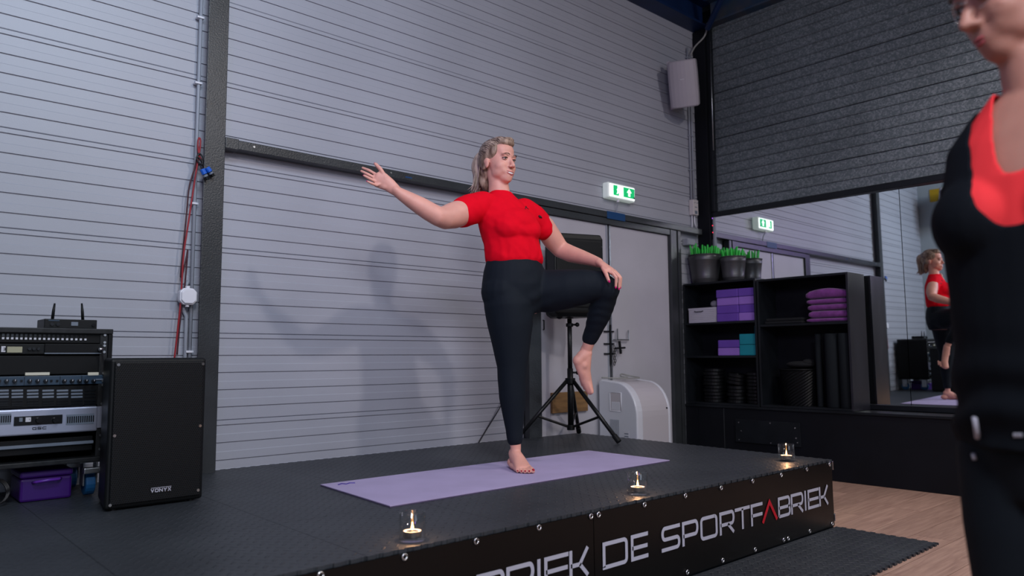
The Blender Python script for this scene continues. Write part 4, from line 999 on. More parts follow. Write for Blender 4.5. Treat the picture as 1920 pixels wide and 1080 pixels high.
for i in range(2):
    o = B('folded_mat', 'black_cloth', None, XL+.03, XL+.25, 2.91, 3.24-.01*i, 1.2235+i*.024, 1.2465+i*.024, .008); tag(o, ('lower' if i == 0 else 'upper')+' of two black folded mats left of the purple blankets', 'mat', 'black folded mats')
# standing foam rolls
for y, r, x, lab in ((2.592, .052, XL+.075, 'black foam roll standing at the right end of the shelf unit'), (2.702, .052, XL+.080, 'black foam roll standing second from the right end of the shelf unit'), (2.785, .030, XL+.17, 'thin black rolled mat standing left of the foam rolls'), (2.820, .024, XL+.10, 'thinnest black rolled mat standing beside the woven basket')):
    t = thing('foam_roll', lab, 'foam roll', (x, y, .5555), 'rolls standing in the shelf unit')
    G().lathe([(r*.96, 0), (r, .004), (r, .574), (r*.96, .578), (r*.35, .578), (r*.35, .55)], (x, y, .5557), 24).build('roll', 'foam_black', t, smooth=True)
    G().lathe([(r*.30, 0), (r*.30, .56)], (x, y, .5560), 12).build('core', 'black_plastic', t)
# dark woven basket
wk = thing('woven_basket', 'black woven basket on the floor of the wider shelf unit', 'basket', (XL+.15, 3.02, .5555))
g = G(); n = 40; rs = []
for k in range(24):
    z = .5565+.29*k/23; r0 = .115+.025*k/23
    rs.append([(XL+.155+.88*(r0+.003*(1 if (i+k) % 2 else -1))*math.cos(2*math.pi*i/n), 3.025+1.06*(r0+.003*(1 if (i+k) % 2 else -1))*math.sin(2*math.pi*i/n), z) for i in range(n)])
g.rings(rs).build('weave', 'weave_black', wk)
G().tube([(XL+.155+.124*math.cos(a), 3.025+.149*math.sin(a), .848) for a in [i*2*math.pi/32 for i in range(33)]], .008, 8).build('rim', 'weave_black', wk, smooth=True)
o = G().ell((XL+.155, 3.0, .888), (.10, .12, .03)).ell((XL+.15, 2.93, .905), (.06, .05, .03)).build('dark_cloth', 'black_cloth', smooth=True); tag(o, 'crumpled black cloth heaped on the woven basket', 'cloth')
# buckets with green sticks
def bucket(label, slabel, c, rt, rb, h, nst, grp, up):
    c = Vector(c); t = thing('bucket', label, 'bucket', c)
    G().lathe([(rb*.97, 0.001), (rb, .004), (rb+(rt-rb)*.16, h*.16), (rb+(rt-rb)*.17+.003, h*.18), (rb+(rt-rb)*.20, h*.20), (rb+(rt-rb)*.22+.003, h*.23), (rb+(rt-rb)*.26, h*.26), (rb+(rt-rb)*.80, h*.80), (rb+(rt-rb)*.82+.003, h*.82), (rb+(rt-rb)*.84, h*.84), (rb+(rt-rb)*.87+.003, h*.88), (rb+(rt-rb)*.90, h*.90), (rt, h), (rt-.003, h), (rb-.003, .01)], c, 40).build('shell', 'bucket_grey', t, smooth=True)
    G().tube([c+Vector((rt*math.cos(a), rt*math.sin(a), h)) for a in [i*2*math.pi/40 for i in range(41)]], .0035, 8).build('rim', 'bucket_grey', t, smooth=True)
    k = 0
    for i in range(nst):
        a = i*2.399963; rr = math.sqrt((i+.5)/nst); r_top = rr*(rt-.016); r_bot = rr*(rb-.02)
        hh = h+up*(.55+.45*random.random())+.012*rr
        p0 = c+Vector((r_bot*math.cos(a), r_bot*math.sin(a), .012)); a2 = a+random.uniform(-.12, .12); r2 = r_top*1.0
        p1 = c+Vector((r2*math.cos(a2)*1.0, r2*math.sin(a2)*1.0, hh))
        d = (p1-p0); p1 = p1 + Vector((d.x, d.y, 0))*.12
        o = G().tube([p0, p1], .0074, 8, round_ends=True).build('plastic_stick', 'stick_green', smooth=True); tag(o, slabel, 'stick', grp)
bucket('larger grey metal bucket on the corner shelf unit, full of green sticks', 'bright green plastic stick standing in the larger grey bucket', (XL+.145, 3.882, 1.6225), .148, .112, .262, 40, 'green sticks in the larger bucket', .085)
bucket('smaller grey metal bucket behind the larger one, full of green sticks', 'bright green plastic stick standing in the smaller grey bucket', (XL+.180, 3.610, 1.6225), .114, .088, .222, 28, 'green sticks in the smaller bucket', .075)

# ================================================================== CANDLES
def candle(c, where, k):
    c = Vector(c); R = .0385*k; H = .080*k
    t = thing('candle_glass', 'clear glass candle holder %s' % where, 'candle holder', c)
    G().lathe([(R*.93, .0005), (R, .004), (R, H-.002), (R-.0012, H), (R-.0028, H-.002), (R-.0028, .014), (R*.5, .012), (.0008, .012)], c, 36).build('glass', 'glass', t, smooth=True)
    z0 = c.z+.0125; q = thing('tealight', 'burning white tealight in the glass %s' % where, 'candle', (c.x, c.y, z0))
    G().lathe([(.0260*k, 0.0), (.0268*k, .001), (.0268*k, .0175), (.0274*k, .018), (.0263*k, .018), (.0260*k, .0165)], (c.x, c.y, z0), 28).build('cup', 'tin', q, smooth=True)
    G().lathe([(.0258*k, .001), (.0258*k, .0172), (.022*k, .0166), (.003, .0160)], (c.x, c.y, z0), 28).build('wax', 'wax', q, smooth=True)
    G().cyl((c.x, c.y, z0+.015), (c.x, c.y, z0+.023), .0008, n=6).build('wick', 'wick', q)
    G().lathe([(.0004, .019), (.0030, .0220), (.0042, .0260), (.0034, .0320), (.0016, .0390), (.0003, .0450)], (c.x, c.y, z0), 12).build('flame', 'flame', q, smooth=True)
    l = bpy.data.lights.new('candle_light', 'POINT'); l.energy = .8; l.color = (1, .52, .26); l.shadow_soft_size = .006
    lo = bpy.data.objects.new('candle_light', l); COL.objects.link(lo); lo.parent = q; lo.location = (0, 0, .05)
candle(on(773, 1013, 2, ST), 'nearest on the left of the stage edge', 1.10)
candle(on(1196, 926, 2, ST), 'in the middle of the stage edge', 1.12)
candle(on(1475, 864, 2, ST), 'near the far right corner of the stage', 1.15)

# ================================================================== PEOPLE
def fuse(g, name, m, parent, voxel, smooth=4, fn=None, factor=.5, soft=None, keep=None, solid=0.0):
    """one continuous skin over all overlapping pieces of g"""
    me = g.mesh(name+'_src', None); tmp = bpy.data.objects.new('tmp', me); COL.objects.link(tmp)
    r = tmp.modifiers.new('r', 'REMESH'); r.mode = 'VOXEL'; r.voxel_size = voxel; r.adaptivity = 0
    s = tmp.modifiers.new('s', 'SMOOTH'); s.factor = factor; s.iterations = smooth
    dg = bpy.context.evaluated_depsgraph_get(); ev = tmp.evaluated_get(dg)
    out = bpy.data.meshes.new_from_object(ev, depsgraph=dg); out.name = name
    bpy.data.objects.remove(tmp); bpy.data.meshes.remove(me)
    if soft:
        wfn, its = soft; nv = len(out.vertices); co = np.empty(nv*3, np.float32); out.vertices.foreach_get('co', co); co = co.reshape(-1, 3).astype(np.float64)
        ed = np.empty(len(out.edges)*2, np.int32); out.edges.foreach_get('vertices', ed); ed = ed.reshape(-1, 2)
        wt = wfn(co).reshape(-1, 1); deg = np.bincount(ed.ravel(), minlength=nv).reshape(-1, 1).clip(1)
        for _ in range(its):
            sm = np.stack([np.bincount(ed[:, 0], co[ed[:, 1], k], nv) + np.bincount(ed[:, 1], co[ed[:, 0], k], nv) for k in range(3)], 1)/deg
            co += (sm-co)*wt*.5
        out.vertices.foreach_set('co', co.astype(np.float32).ravel()); out.update()
    if keep:
        import bmesh
        bm = bmesh.new(); bm.from_mesh(out); bmesh.ops.delete(bm, geom=[v for v in bm.verts if not keep(v.co)], context='VERTS')
        bd_ = [v for v in bm.verts if v.is_boundary]
        for _ in range(6):
            new = {v: sum((e.other_vert(v).co for e in v.link_edges if e.is_boundary), Vector())/max(1, sum(e.is_boundary for e in v.link_edges)) for v in bd_}
            for v, c in new.items(): v.co = v.co.lerp(c, .5)
        bm.to_mesh(out); bm.free(); out.update()
    if fn:
        nv = len(out.vertices); co = np.empty(nv*3, np.float32); no = np.empty(nv*3, np.float32)
        out.vertices.foreach_get('co', co); out.vertices.foreach_get('normal', no)
        co = co.reshape(-1, 3); no = no.reshape(-1, 3)
        co = co + no*fn(co).reshape(-1, 1)
        out.vertices.foreach_set('co', co.astype(np.float32).ravel()); out.update()
    out.materials.clear(); out.materials.append(MATS[m])
    out.polygons.foreach_set('use_smooth', [True]*len(out.polygons))
    o = bpy.data.objects.new(name, out); COL.objects.link(o); o.parent = parent; o.matrix_parent_inverse = parent_matrix(parent).inverted()
    if solid:
        sd = o.modifiers.new('solidify', 'SOLIDIFY'); sd.thickness = solid; sd.offset = -1
    return o
def loft(g, rows, lat, fwd, n=28, e=1.0, grow=0.0):
    """stack of superelliptic rings: rows of (centre, half width along lat, half depth along fwd)"""
    rs = []
    rows = [(rows[0][0]-ZV*.0, .3*rows[0][1], .3*rows[0][2])]+list(rows)+[(rows[-1][0], .3*rows[-1][1], .3*rows[-1][2])]
    for c, w_, t_ in rows:
        rs.append([c + lat*((w_+grow)*math.copysign(abs(math.cos(a))**e, math.cos(a))) + fwd*((t_+grow)*math.copysign(abs(math.sin(a))**e, math.sin(a))) for a in [2*math.pi*i/n for i in range(n)]])
    if (rows[-1][0]-rows[0][0]).z < 0: rs = rs[::-1]
    return g.rings(rs)
def limb(g, pts, n=32, grow=0.0, ref=None):
    return g.tube([p for p, r in pts], [(r[0]+grow, r[1]+grow) if isinstance(r, tuple) else r+grow for p, r in pts], n, ref=ref, round_ends=True)
def frame(c, f, l, u):
    return lambda a, b, d: c + l*a + f*b + u*d          # (left, forward, up)

def head_pieces(g, H, A, s=1.0):
    """A = (left, forward, up) axes; H maps local to world"""
    def E(c, r, ax=A): g.ell(H(*[k*s for k in c]), tuple(k*s for k in r), ax, 20, 14)
    E((0, -.014, .030), (.073, .094, .084)); E((0, .036, .046), (.059, .051, .050)); E((0, .026, -.018), (.063, .063, .080))
    E((0, .028, -.066), (.056, .058, .046)); E((0, .060, -.092), (.034, .032, .027)); E((0, .073, -.102), (.020, .016, .015))
    for sx in (-1, 1):
        E((sx*.031, .050, -.036), (.033, .035, .034)); E((sx*.034, .036, -.064), (.026, .038, .034)); E((sx*.028, .060, -.058), (.022, .026, .024))
        E((sx*.071, -.008, -.022), (.008, .014, .026)); E((sx*.073, -.011, -.010), (.009, .017, .017))
        E((sx*.012, .097, -.041), (.0085, .010, .0072)); E((sx*.030, .077, .019), (.023, .014, .009))
    E((0, .082, .020), (.018, .011, .012))
    g.tube([H(0, .078*s, .014*s), H(0, .093*s, -.010*s), H(0, .106*s, -.032*s)], [.0085*s, .009*s, .0105*s], 12, round_ends=True)
    E((0, .1085, -.037), (.0110, .0110, .0100)); E((0, .078, -.070), (.030, .020, .024)); E((0, .078, -.088), (.024, .017, .014))
def face_soft(H, A, s=1.0):
    """stronger smoothing over cheeks, jaw and skull; nose and ears keep their shape"""
    c0 = np.array(H(0, 0, -.015)); nz = np.array(H(0, .104*s, -.034*s)); e1 = np.array(H(.074*s, -.01, -.01)); e2 = np.array(H(-.074*s, -.01, -.01))
    def wfn(co):
        w_ = np.clip((.150*s-np.linalg.norm(co-c0, axis=1))/.03, 0, 1)
        for p, r in ((nz, .026*s), (e1, .034*s), (e2, .034*s)): w_ = w_*np.clip((np.linalg.norm(co-p, axis=1)-r*.6)/(r*.5), 0, 1)
        return w_
    return wfn
def face_parts(P, H, A, s=1.0, smile=True, skin='skin', gaze=-.0030):
    l, f, u = A
    def hp(*k): return H(*[q*s for q in k])
    for sx in (-1, 1):
        e = G().ell(hp(sx*.031, .0800, -.001), (.0112*s, .0072*s, .0045*s), A, 16, 10).build('eye', 'eye_white', P, smooth=True)
        G().ell(hp(sx*.0305+gaze, .0852, -.0008), (.0066*s, .0034*s, .0052*s), A, 12, 8).build('iris', 'eye_iris', e, smooth=True)
        G().tube([hp(sx*.0175, .0830, .0005), hp(sx*.024, .0880, .0045), hp(sx*.033, .0878, .0052), hp(sx*.041, .0830, .0034), hp(sx*.0475, .0755, -.0005)], [.0010*s, .0015*s, .0017*s, .0016*s, .001*s], 6).build('lashes', 'brow_hair', e, smooth=True)
        G().tube([hp(sx*.0165, .0830, .0030), hp(sx*.024, .0875, .0078), hp(sx*.033, .0870, .0088), hp(sx*.042, .0815, .0066), hp(sx*.048, .0740, .002)], [.0018*s, .0028*s, .0032*s, .0028*s, .0015*s], 8).build('upper_lid', skin, e, smooth=True)
        G().tube([hp(sx*.045, .0765, -.0050), hp(sx*.033, .0850, -.0072), hp(sx*.020, .0845, -.0050)], [.0014*s, .0020*s, .0014*s], 6).build('lower_lid', skin, e, smooth=True)
        G().tube([hp(sx*.0125, .0955, .0200), hp(sx*.025, .0968, .0235), hp(sx*.037, .0915, .0232), hp(sx*.048, .0795, .0180)], [(.0022*s, .0016*s), (.0034*s, .0020*s), (.0028*s, .0020*s), (.0010*s, .0012*s)], 8).build('eyebrow', 'brow_hair', P, smooth=True)
    if smile:
        G().tube([hp(-.032, .0790, -.0620), hp(-.017, .0930, -.0660), hp(0, .0980, -.0672), hp(.017, .0930, -.0660), hp(.032, .0790, -.0620)], [.0010*s, .0022*s, .0027*s, .0022*s, .0010*s], 8).build('lip', 'lip', P, smooth=True)
        G().tube([hp(-.032, .0790, -.0620), hp(-.017, .0915, -.0765), hp(0, .0960, -.0810), hp(.017, .0915, -.0765), hp(.032, .0790, -.0620)], [.0010*s, .0028*s, .0036*s, .0028*s, .0010*s], 8).build('lip', 'lip', P, smooth=True)
        G().tube([hp(-.026, .0835, -.0660), hp(-.013, .0925, -.0712), hp(0, .0958, -.0732), hp(.013, .0925, -.0712), hp(.026, .0835, -.0660)], [(.002*s, .002*s), (.0025*s, .0050*s), (.003*s, .0058*s), (.0025*s, .0050*s), (.002*s, .002*s)], 10).build('teeth', 'teeth', P, smooth=True)
    else:
        G().tube([hp(-.024, .0800, -.0700), hp(-.010, .0950, -.0675), hp(0, .0978, -.0680), hp(.010, .0950, -.0675), hp(.024, .0800, -.0700)], [.0012*s, .003*s, .0034*s, .003*s, .0012*s], 8).build('lip', 'lip', P, smooth=True)
        G().tube([hp(-.024, .0800, -.0705), hp(-.010, .0930, -.0755), hp(0, .0960, -.0765), hp(.010, .0930, -.0755), hp(.024, .0800, -.0705)], [.0012*s, .0036*s, .0042*s, .0036*s, .0012*s], 8).build('lip', 'lip', P, smooth=True)

# ---------------------------------------------------------------- instructor
D0 = 3.97
def J(px, py, dd=0.0): return at(px, py, D0+dd)
a35 = math.radians(36)
fw = RH*math.sin(a35) - FH*math.cos(a35); lf = RH*math.cos(a35) + FH*math.sin(a35)
foot0 = on(967, 880, 2, ST+.008)
ins = thing('person', 'blonde woman in red t-shirt and black leggings balancing on one leg', 'person', foot0)
T = [(J(963, 588), .135, .115), (J(966, 560), .172, .140), (J(966, 535), .180, .146), (J(965, 510), .168, .136), (J(964, 490), .150, .120), (J(960, 465), .148, .120),
     (J(955, 437), .156, .122), (J(949, 408), .160, .108), (J(945, 388), .150, .088), (J(940, 374), .088, .070), (J(937, 360), .058, .060), (J(935, 340), .054, .058), (J(934, 322), .052, .056)]
sr, sl_ = J(886, 391, -.10), J(1001, 407, .10)
r_up = [(sr, .066), (J(868, 398, -.16), .068), (J(850, 404, -.21), .068), (J(833, 408, -.26), .059), (J(820, 405, -.295), .050), (J(804, 396, -.31), .048), (J(788, 386, -.325), .045), (J(768, 374, -.345), .037), (J(750, 363, -.36), .0285), (J(741, 357, -.365), (.029, .023))]
l_up = [(sl_, .062), (J(1020, 425, .15), .060), (J(1037, 450, .19), .058), (J(1052, 468, .21), .050), (J(1070, 476, .17), .047), (J(1090, 482, .11), .040), (J(1110, 488, .04), .031), (J(1124, 493, -.005), (.028, .022))]
hr, hl = J(946, 548, -.05), J(990, 545, .05)
r_leg = [(J(950, 545, -.04), .125), (J(954, 575, -.05), .128), (J(957, 610, -.05), .118), (J(959, 650, -.05), .097), (J(961, 688, -.05), .077), (J(960, 712, -.045), .073), (J(961, 745, -.04), .068), (J(963, 780, -.035), .054), (J(965, 815, -.03), .039), (J(967, 840, -.03), .033), (J(966, 858, -.03), (.035, .034))]
l_leg = [(J(992, 545, .05), .112), (J(1030, 546, .03), .112), (J(1068, 541, .0), .102), (J(1100, 537, -.02), .088), (J(1128, 536, -.03), .074), (J(1138, 543, -.03), .066)]
l_shin = [(J(1138, 541, -.03), .062), (J(1132, 563, .01), .063), (J(1123, 590, .055), .060), (J(1113, 618, .10), .046), (J(1105, 640, .13), .036), (J(1099, 658, .15), .033)]
# hands
rh_palm = [(J(742, 357, -.365), (.028, .020)), (J(730, 347, -.37), (.034, .018)), (J(718, 339.5, -.375), (.041, .016)), (J(706, 336, -.378), (.038, .013))]
RF = [  # base, mid, tip, radius
    ((704, 326.5, -.372), (692, 319.5, -.368), (680, 314.8, -.352), .0078), ((702, 333, -.379), (689, 326.5, -.384), (677.5, 320.8, -.372), .0080),
    ((703, 340, -.384), (692.5, 334.5, -.40), (683, 329.3, -.400), .0077), ((706, 347.5, -.388), (697, 344, -.405), (690.0, 340.5, -.412), .0070)]
RT = ((724, 334, -.375), (712.5, 316, -.385), (704, 307.5, -.38), .0105)
lh_palm = [(J(1124, 493, -.005), (.027, .020)), (J(1133, 499, -.045), (.034, .018)), (J(1144, 506.5, -.075), (.040, .016)), (J(1149, 511, -.08), (.038, .014))]
LF = [((1147, 510, -.105), (1155.5, 521, -.118), (1154.5, 537.5, -.112), .0088), ((1151, 509.5, -.085), (1162, 521.5, -.092), (1160.5, 540, -.085), .0090),
      ((1153, 509, -.06), (1164, 521, -.062), (1163, 538, -.055), .0086), ((1153, 508, -.035), (1162.5, 518, -.03), (1163, 532, -.022), .0078)]
LT = ((1130, 502, -.075), (1137, 515, -.125), (1141.5, 526.5, -.130), .0105)
bodyg = G()
loft(bodyg, T, lf, fw, grow=-.004)
limb(bodyg, r_up); limb(bodyg, l_up); limb(bodyg, r_leg, grow=-.006); limb(bodyg, l_leg, grow=-.006); limb(bodyg, l_shin, grow=-.004)
# underside of the upper arm
bodyg.ell(J(846, 416, -.215), (.060, .030, .034), (RH, FH, ZV)); bodyg.ell(sr, .07); bodyg.ell(sl_, .066)
nails = []
def fingers(g, F, Tm, palm, palm_n):
    for i, (b, m_, t, r) in enumerate(F+[Tm]):
        pb, pm, pt = J(*b), J(*m_), J(*t); th_ = i == 4
        root = palm.lerp(pb, .35) if not th_ else pb
        g.tube([root, pb, pb.lerp(pm, .5), pm, pm.lerp(pt, .5), pt], [r*1.05, r*1.05, r, r*1.02, r*.92, r*.82], 12, round_ends=True)
        nails.append((pt, pm, r, palm_n, 'nail_pink'))
vc = -FH
for rows in (rh_palm, lh_palm):
    pass
def palm(g, rows, side):
    g.tube([p for p, r in rows], [r for p, r in rows], 16, ref=side, round_ends=True)
# ref chosen so that the broad radius lies across the knuckles
rk_dir = (J(704, 327.5, -.38)-J(706, 347.5, -.372)).normalized(); rt_ = (J(706, 336, -.378)-J(742, 357, -.365)).normalized(); palm(bodyg, rh_palm, rk_dir.cross(rt_)*1.0)
lk_dir = (J(1147, 510, -.105)-J(1153, 508, -.035)).normalized(); lt_ = (J(1149, 511, -.08)-J(1124, 493, -.005)).normalized(); palm(bodyg, lh_palm, lk_dir.cross(lt_))
bodyg.ell(J(722, 334, -.378), (.020, .014, .024), (RH, FH, ZV)); bodyg.ell(J(722, 349, -.375), (.022, .013, .018), (RH, FH, ZV))
fingers(bodyg, RF, RT, J(722, 342, -.375), FH); fingers(bodyg, LF, LT, J(1138, 501, -.06), -FH)
# standing foot
zf = ST+.0078
def gp_(px, py, h=0.0): p = on(px, py, 2, zf+h); return p
heel = gp_(962, 868, .02); ank = J(966, 852, -.03)
ball_in = gp_(1003, 881, .018); ball_out = gp_(978, 880, .014)
fdir = (gp_(1000, 884)-gp_(962, 868)); fdir.z = 0; fdir.normalize(); fsd = Vector((-fdir.y, fdir.x, 0))
hc = Vector((ank.x, ank.y, zf))-fdir*.018
def FP(a, s, h): return hc+fdir*a+fsd*s+ZV*h
bodyg.ell(FP(-.018, 0, .028), (.040, .031, .028), (fdir, fsd, ZV))
bodyg.tube([FP(.0, 0, .075), FP(.03, .002, .060), FP(.075, .003, .044), FP(.115, .002, .030), FP(.150, 0, .020)], [(.030, .036), (.033, .040), (.036, .036), (.041, .027), (.042, .018)], 18, ref=ZV, round_ends=True)
bodyg.ell(FP(.065, -.012, .018), (.085, .028, .018), (fdir, fsd, ZV))
bodyg.ell(FP(.145, .024, .020), (.026, .020, .019), (fdir, fsd, ZV)); bodyg.ell(FP(.125, -.028, .016), (.026, .017, .015), (fdir, fsd, ZV))
for k, (sd_, a0, a1, r) in enumerate(((.028, .160, .204, .0125), (.009, .165, .203, .0090), (-.007, .158, .193, .0086), (-.021, .148, .180, .0082), (-.034, .135, .163, .0078))):
    p0, p1 = FP(a0, sd_, r+.007), FP(a1, sd_*1.08, r); bodyg.tube([p0, p0.lerp(p1, .55)+ZV*.003, p1], [r*1.1, r, r*.95], 12, round_ends=True)
    nails.append((p1+ZV*.001, p0+ZV*.001, r, ZV, 'nail_red'))
# raised foot: sole turned to the camera, toes hanging
hL = J(1084, 676, .135); aL = J(1099, 656, .15); bL = J(1099, 714, .185); tL = J(1106, 733, .19)
sd2 = (bL-hL).cross(FH).normalized()
bodyg.ell(hL, (.031, .030, .031), (RH, FH, ZV)); bodyg.tube([J(1099, 662, .15), J(1091, 669, .14), hL], [.034, .033, .029], 14, round_ends=True); bodyg.ell(J(1093, 683, .145), (.032, .030, .034), (RH, FH, ZV)); bodyg.tube([aL, J(1096, 674, .155), J(1096, 695, .17), bL, tL], [(.033, .033), (.038, .036), (.034, .034), (.032, .034), (.022, .026)], 16, ref=FH, round_ends=True)
bodyg.tube([hL, J(1091, 697, .155), bL], [(.030, .026), (.026, .026), (.030, .024)], 16, ref=FH, round_ends=True)
for k, (px, py, px2, py2, dd, r) in enumerate(((1102, 716, 1109.5, 735, .165, .0118), (1099, 718, 1104.5, 735, .19, .0085), (1095, 717, 1100, 733, .21, .0082), (1091, 714, 1096, 729, .225, .0078), (1088, 710, 1092, 723, .24, .0074))):
    bodyg.tube([J(px, py, dd), J(px2, py2, dd+.005)], [r*1.1, r], 10, round_ends=True)
# head
hf = (RH*math.sin(math.radians(46))-FH*math.cos(math.radians(46))); hu = (ZV*.995+RH*.05-hf*.02).normalized()
hlft = hu.cross(hf).normalized(); hf = hlft.cross(hu).normalized()
hc_ = J(934, 304, 0.0); HF = frame(hc_, hf, hlft, hu); HA = (hlft, hf, hu)
HS = 1.06
head_pieces(bodyg, HF, HA, HS)
limb(bodyg, [(J(936, 362), .057), (J(934, 338), .053), (HF(0, -.012, -.05), .052)])
_fs = face_soft(HF, HA, HS); _fc = np.array(J(1093, 686, .15)); _ac = [np.array(J(848, 406, -.2)), np.array(J(806, 398, -.31)), np.array(J(1040, 455, .19))]
def body_soft(co):
    w_ = np.maximum(_fs(co), np.clip((.085-np.linalg.norm(co-_fc, axis=1))/.03, 0, 1)*.8)
    for c in _ac: w_ = np.maximum(w_, np.clip((.11-np.linalg.norm(co-c, axis=1))/.04, 0, 1))
    return w_
fuse(bodyg, 'body', 'skin', ins, .0037, 3, soft=(body_soft, 14))
face_parts(ins, HF, HA, HS)
for pt, pm, r, nn, m_ in nails:
    d = (pt-pm).normalized(); n_ = (nn-d*nn.dot(d)).normalized(); s_ = d.cross(n_)
    G().ell(pt+d*r*.45+n_*r*.55, (r*.80, r*.55, r*.42), (d, s_, n_), 10, 8).build('nail', m_, ins, smooth=True)
# t-shirt
shg = G()
TS = [(J(964, 497), .158, .126), (J(964, 488), .168, .136), (J(962, 474), .167, .137), (J(959, 458), .163, .134), (J(955, 437), .168, .134), (J(949, 410), .170, .119), (J(945, 391), .152, .098), (J(941, 376), .105, .080), (J(939, 366), .072, .068), (J(938, 360), .060, .060)]
loft(shg, TS, lf, fw)
shg.ell(J(954, 424)+fw*.040, (.150, .112, .095), (lf, fw, ZV)); shg.ell(J(956, 437)+fw*.052, (.148, .100, .070), (lf, fw, ZV)); shg.ell(J(956, 465)+fw*.03, (.145, .105, .09), (lf, fw, ZV))
for k in (-1, 1): shg.ell(J(955, 434)+fw*.062+lf*(.066*k), (.082, .090, .072), (lf, fw, ZV))
limb(shg, [(J(905, 384, -.07), .074), (sr, .081), (J(876, 395, -.13), .081), (J(868, 399, -.155), .081)])
limb(shg, [(J(982, 393, .06), .064), (sl_, .069), (J(1011, 417, .13), .069), (J(1017, 428, .145), .070)])
hem_z = J(964, 492).z; cz0 = J(964, 480)
def folds(co):
    out = np.zeros(len(co)); c = np.array(cz0); L_ = np.array(lf); F_ = np.array(fw)
    for i, p in enumerate(co):
        a = (p-c)@L_; b = (p-c)@F_; ang = math.atan2(b, a); z = p[2]-hem_z
        v = .0030*math.exp(-max(0, z)/.06)*min(1, max(0, (z-.004)/.02))*math.sin(ang*17+3*noise.noise(Vector((ang*2, z*9, 0))))
        v += .0085*noise.noise(Vector(((p@L_)*9+p[2]*7, (p@F_)*9-p[2]*4, p[2]*5)))*min(1, max(.25, 1-z/.5))
        v += .0030*noise.noise(Vector((p[0]*24+p[2]*26, p[1]*24, p[2]*9)))
        out[i] = v
    return out
fuse(shg, 't_shirt', 'shirt_red', ins, .0055, 14, folds)
# printed mark on the left chest, sleeve print
def on_mesh(child_prefix, px, py, off=.0015, person=None):
    from mathutils.bvhtree import BVHTree
    o = [c for c in (person or ins).children if c.name.startswith(child_prefix)][0]; key = o.name
    if key not in _bvh:
        me = o.data; _bvh[key] = BVHTree.FromPolygons([v.co.copy() for v in me.vertices], [list(p.vertices) for p in me.polygons])
    M_ = parent_matrix(o.parent) @ o.matrix_parent_inverse; inv = M_.inverted()
    hit = _bvh[key].ray_cast(inv @ CAM, (inv.to_3x3() @ ray(px, py)).normalized())
    if hit[0] is None: return None
    return M_ @ (hit[0]+hit[1]*off)
_bvh = {}
def patch(name, m, pts, r, pre='t_shirt', person=None):
    q = [on_mesh(pre, *p, person=person) for p in pts]
    if any(p is None for p in q): return
    G().tube(q, r, 6).build(name, m, person or ins, smooth=True)
patch('chest_print', 'shirt_print', [(984.5, 392), (986, 387), (988, 391)], .0022); patch('chest_print', 'shirt_print', [(986.5, 389), (991, 392.5)], .0012)
patch('sleeve_print', 'shirt_print', [(1010, 404), (1013, 408)], .0055); patch('sleeve_print', 'shirt_print', [(1013, 405), (1015.5, 409)], .0035)
# leggings
lg = G()
TL = [(J(964, 588), .140, .120), (J(966, 562), .180, .148), (J(966, 536), .188, .153), (J(965, 510), .175, .142), (J(964, 494), .160, .128), (J(964, 487), .156, .124)]
loft(lg, TL, lf, fw)
limb(lg, [x for x in r_leg[:8]] + [(J(964.5, 805, -.032), .0435), (J(965.5, 823, -.03), .0405)], grow=.002)
limb(lg, l_leg, grow=.003)
limb(lg, l_shin[:4] + [(J(1106, 634, .125), .040)], grow=.003)
lg.ell(hr, .125); lg.ell(hl, .118)
kn_c = J(1136, 540, -.03); hp_z = J(966, 545).z
def lfold(co):
    out = np.zeros(len(co)); kc = np.array(J(1112, 575, .05)); hp = np.array(J(1000, 560, .0))
    for i, p in enumerate(co):
        d = np.linalg.norm(p-kc); v = .0028*math.exp(-(d/.10)**2)*math.sin(p[2]*170+p[0]*40)
        d2 = np.linalg.norm(p-hp); v += .004*math.exp(-(d2/.12)**2)*math.sin((p[2]-p[0]*.6)*70)
        out[i] = v + .0022*noise.noise(Vector((p[0]*14, p[1]*14, p[2]*8)))
    return out
fuse(lg, 'leggings', 'leggings', ins, .0065, 6, lfold)
# hair: swept back cap and ponytail
hg = G()
def he(c, r, ax=HA): hg.ell(HF(*[k*HS for k in c]), tuple(k*HS for k in r), ax, 22, 16)
he((0, -.024, .040), (.0765, .093, .086)); he((0, .012, .080), (.056, .062, .040)); he((.008, .045, .098), (.044, .030, .022)); he((0, -.070, .010), (.062, .050, .070))
for sx in (-1, 1): he((sx*.056, -.012, .044), (.024, .060, .050))
he((0, -.066, -.040), (.058, .040, .060)); he((0, -.080, -.085), (.050, .030, .055))
for sx in (-1, 1): he((sx*.066, -.034, .0), (.014, .030, .050))
he((0, .052, .088), (.050, .036, .024)); he((.018, .060, .104), (.026, .020, .018)); he((0, .02, .098), (.050, .050, .026)); he((-.020, .030, .106), (.030, .030, .016)); he((0, -.10, .062), (.030, .030, .030))
def hnoise(co):
    return np.array([.0030*noise.noise(Vector((p[0]*16, p[1]*16, p[2]*20))) for p in co])
fuse(hg, 'hair', 'hair', ins, .004, 16, hnoise)
pg = G(); random.seed(3)
pts0 = [HF(0, -.112, .066), HF(0, -.140, .050), HF(-.01, -.150, .0), HF(-.008, -.142, -.06), HF(-.012, -.138, -.115), HF(-.016, -.150, -.155)]
pg.tube(spline(pts0, 5), [(.018+.020*math.sin(math.pi*min(1, i/18)), .016+.016*math.sin(math.pi*min(1, i/18))) if i < 20 else (.030-.0035*(i-20), .022-.003*(i-20)) for i in range(26)], 14, ref=HA[0], round_ends=True)
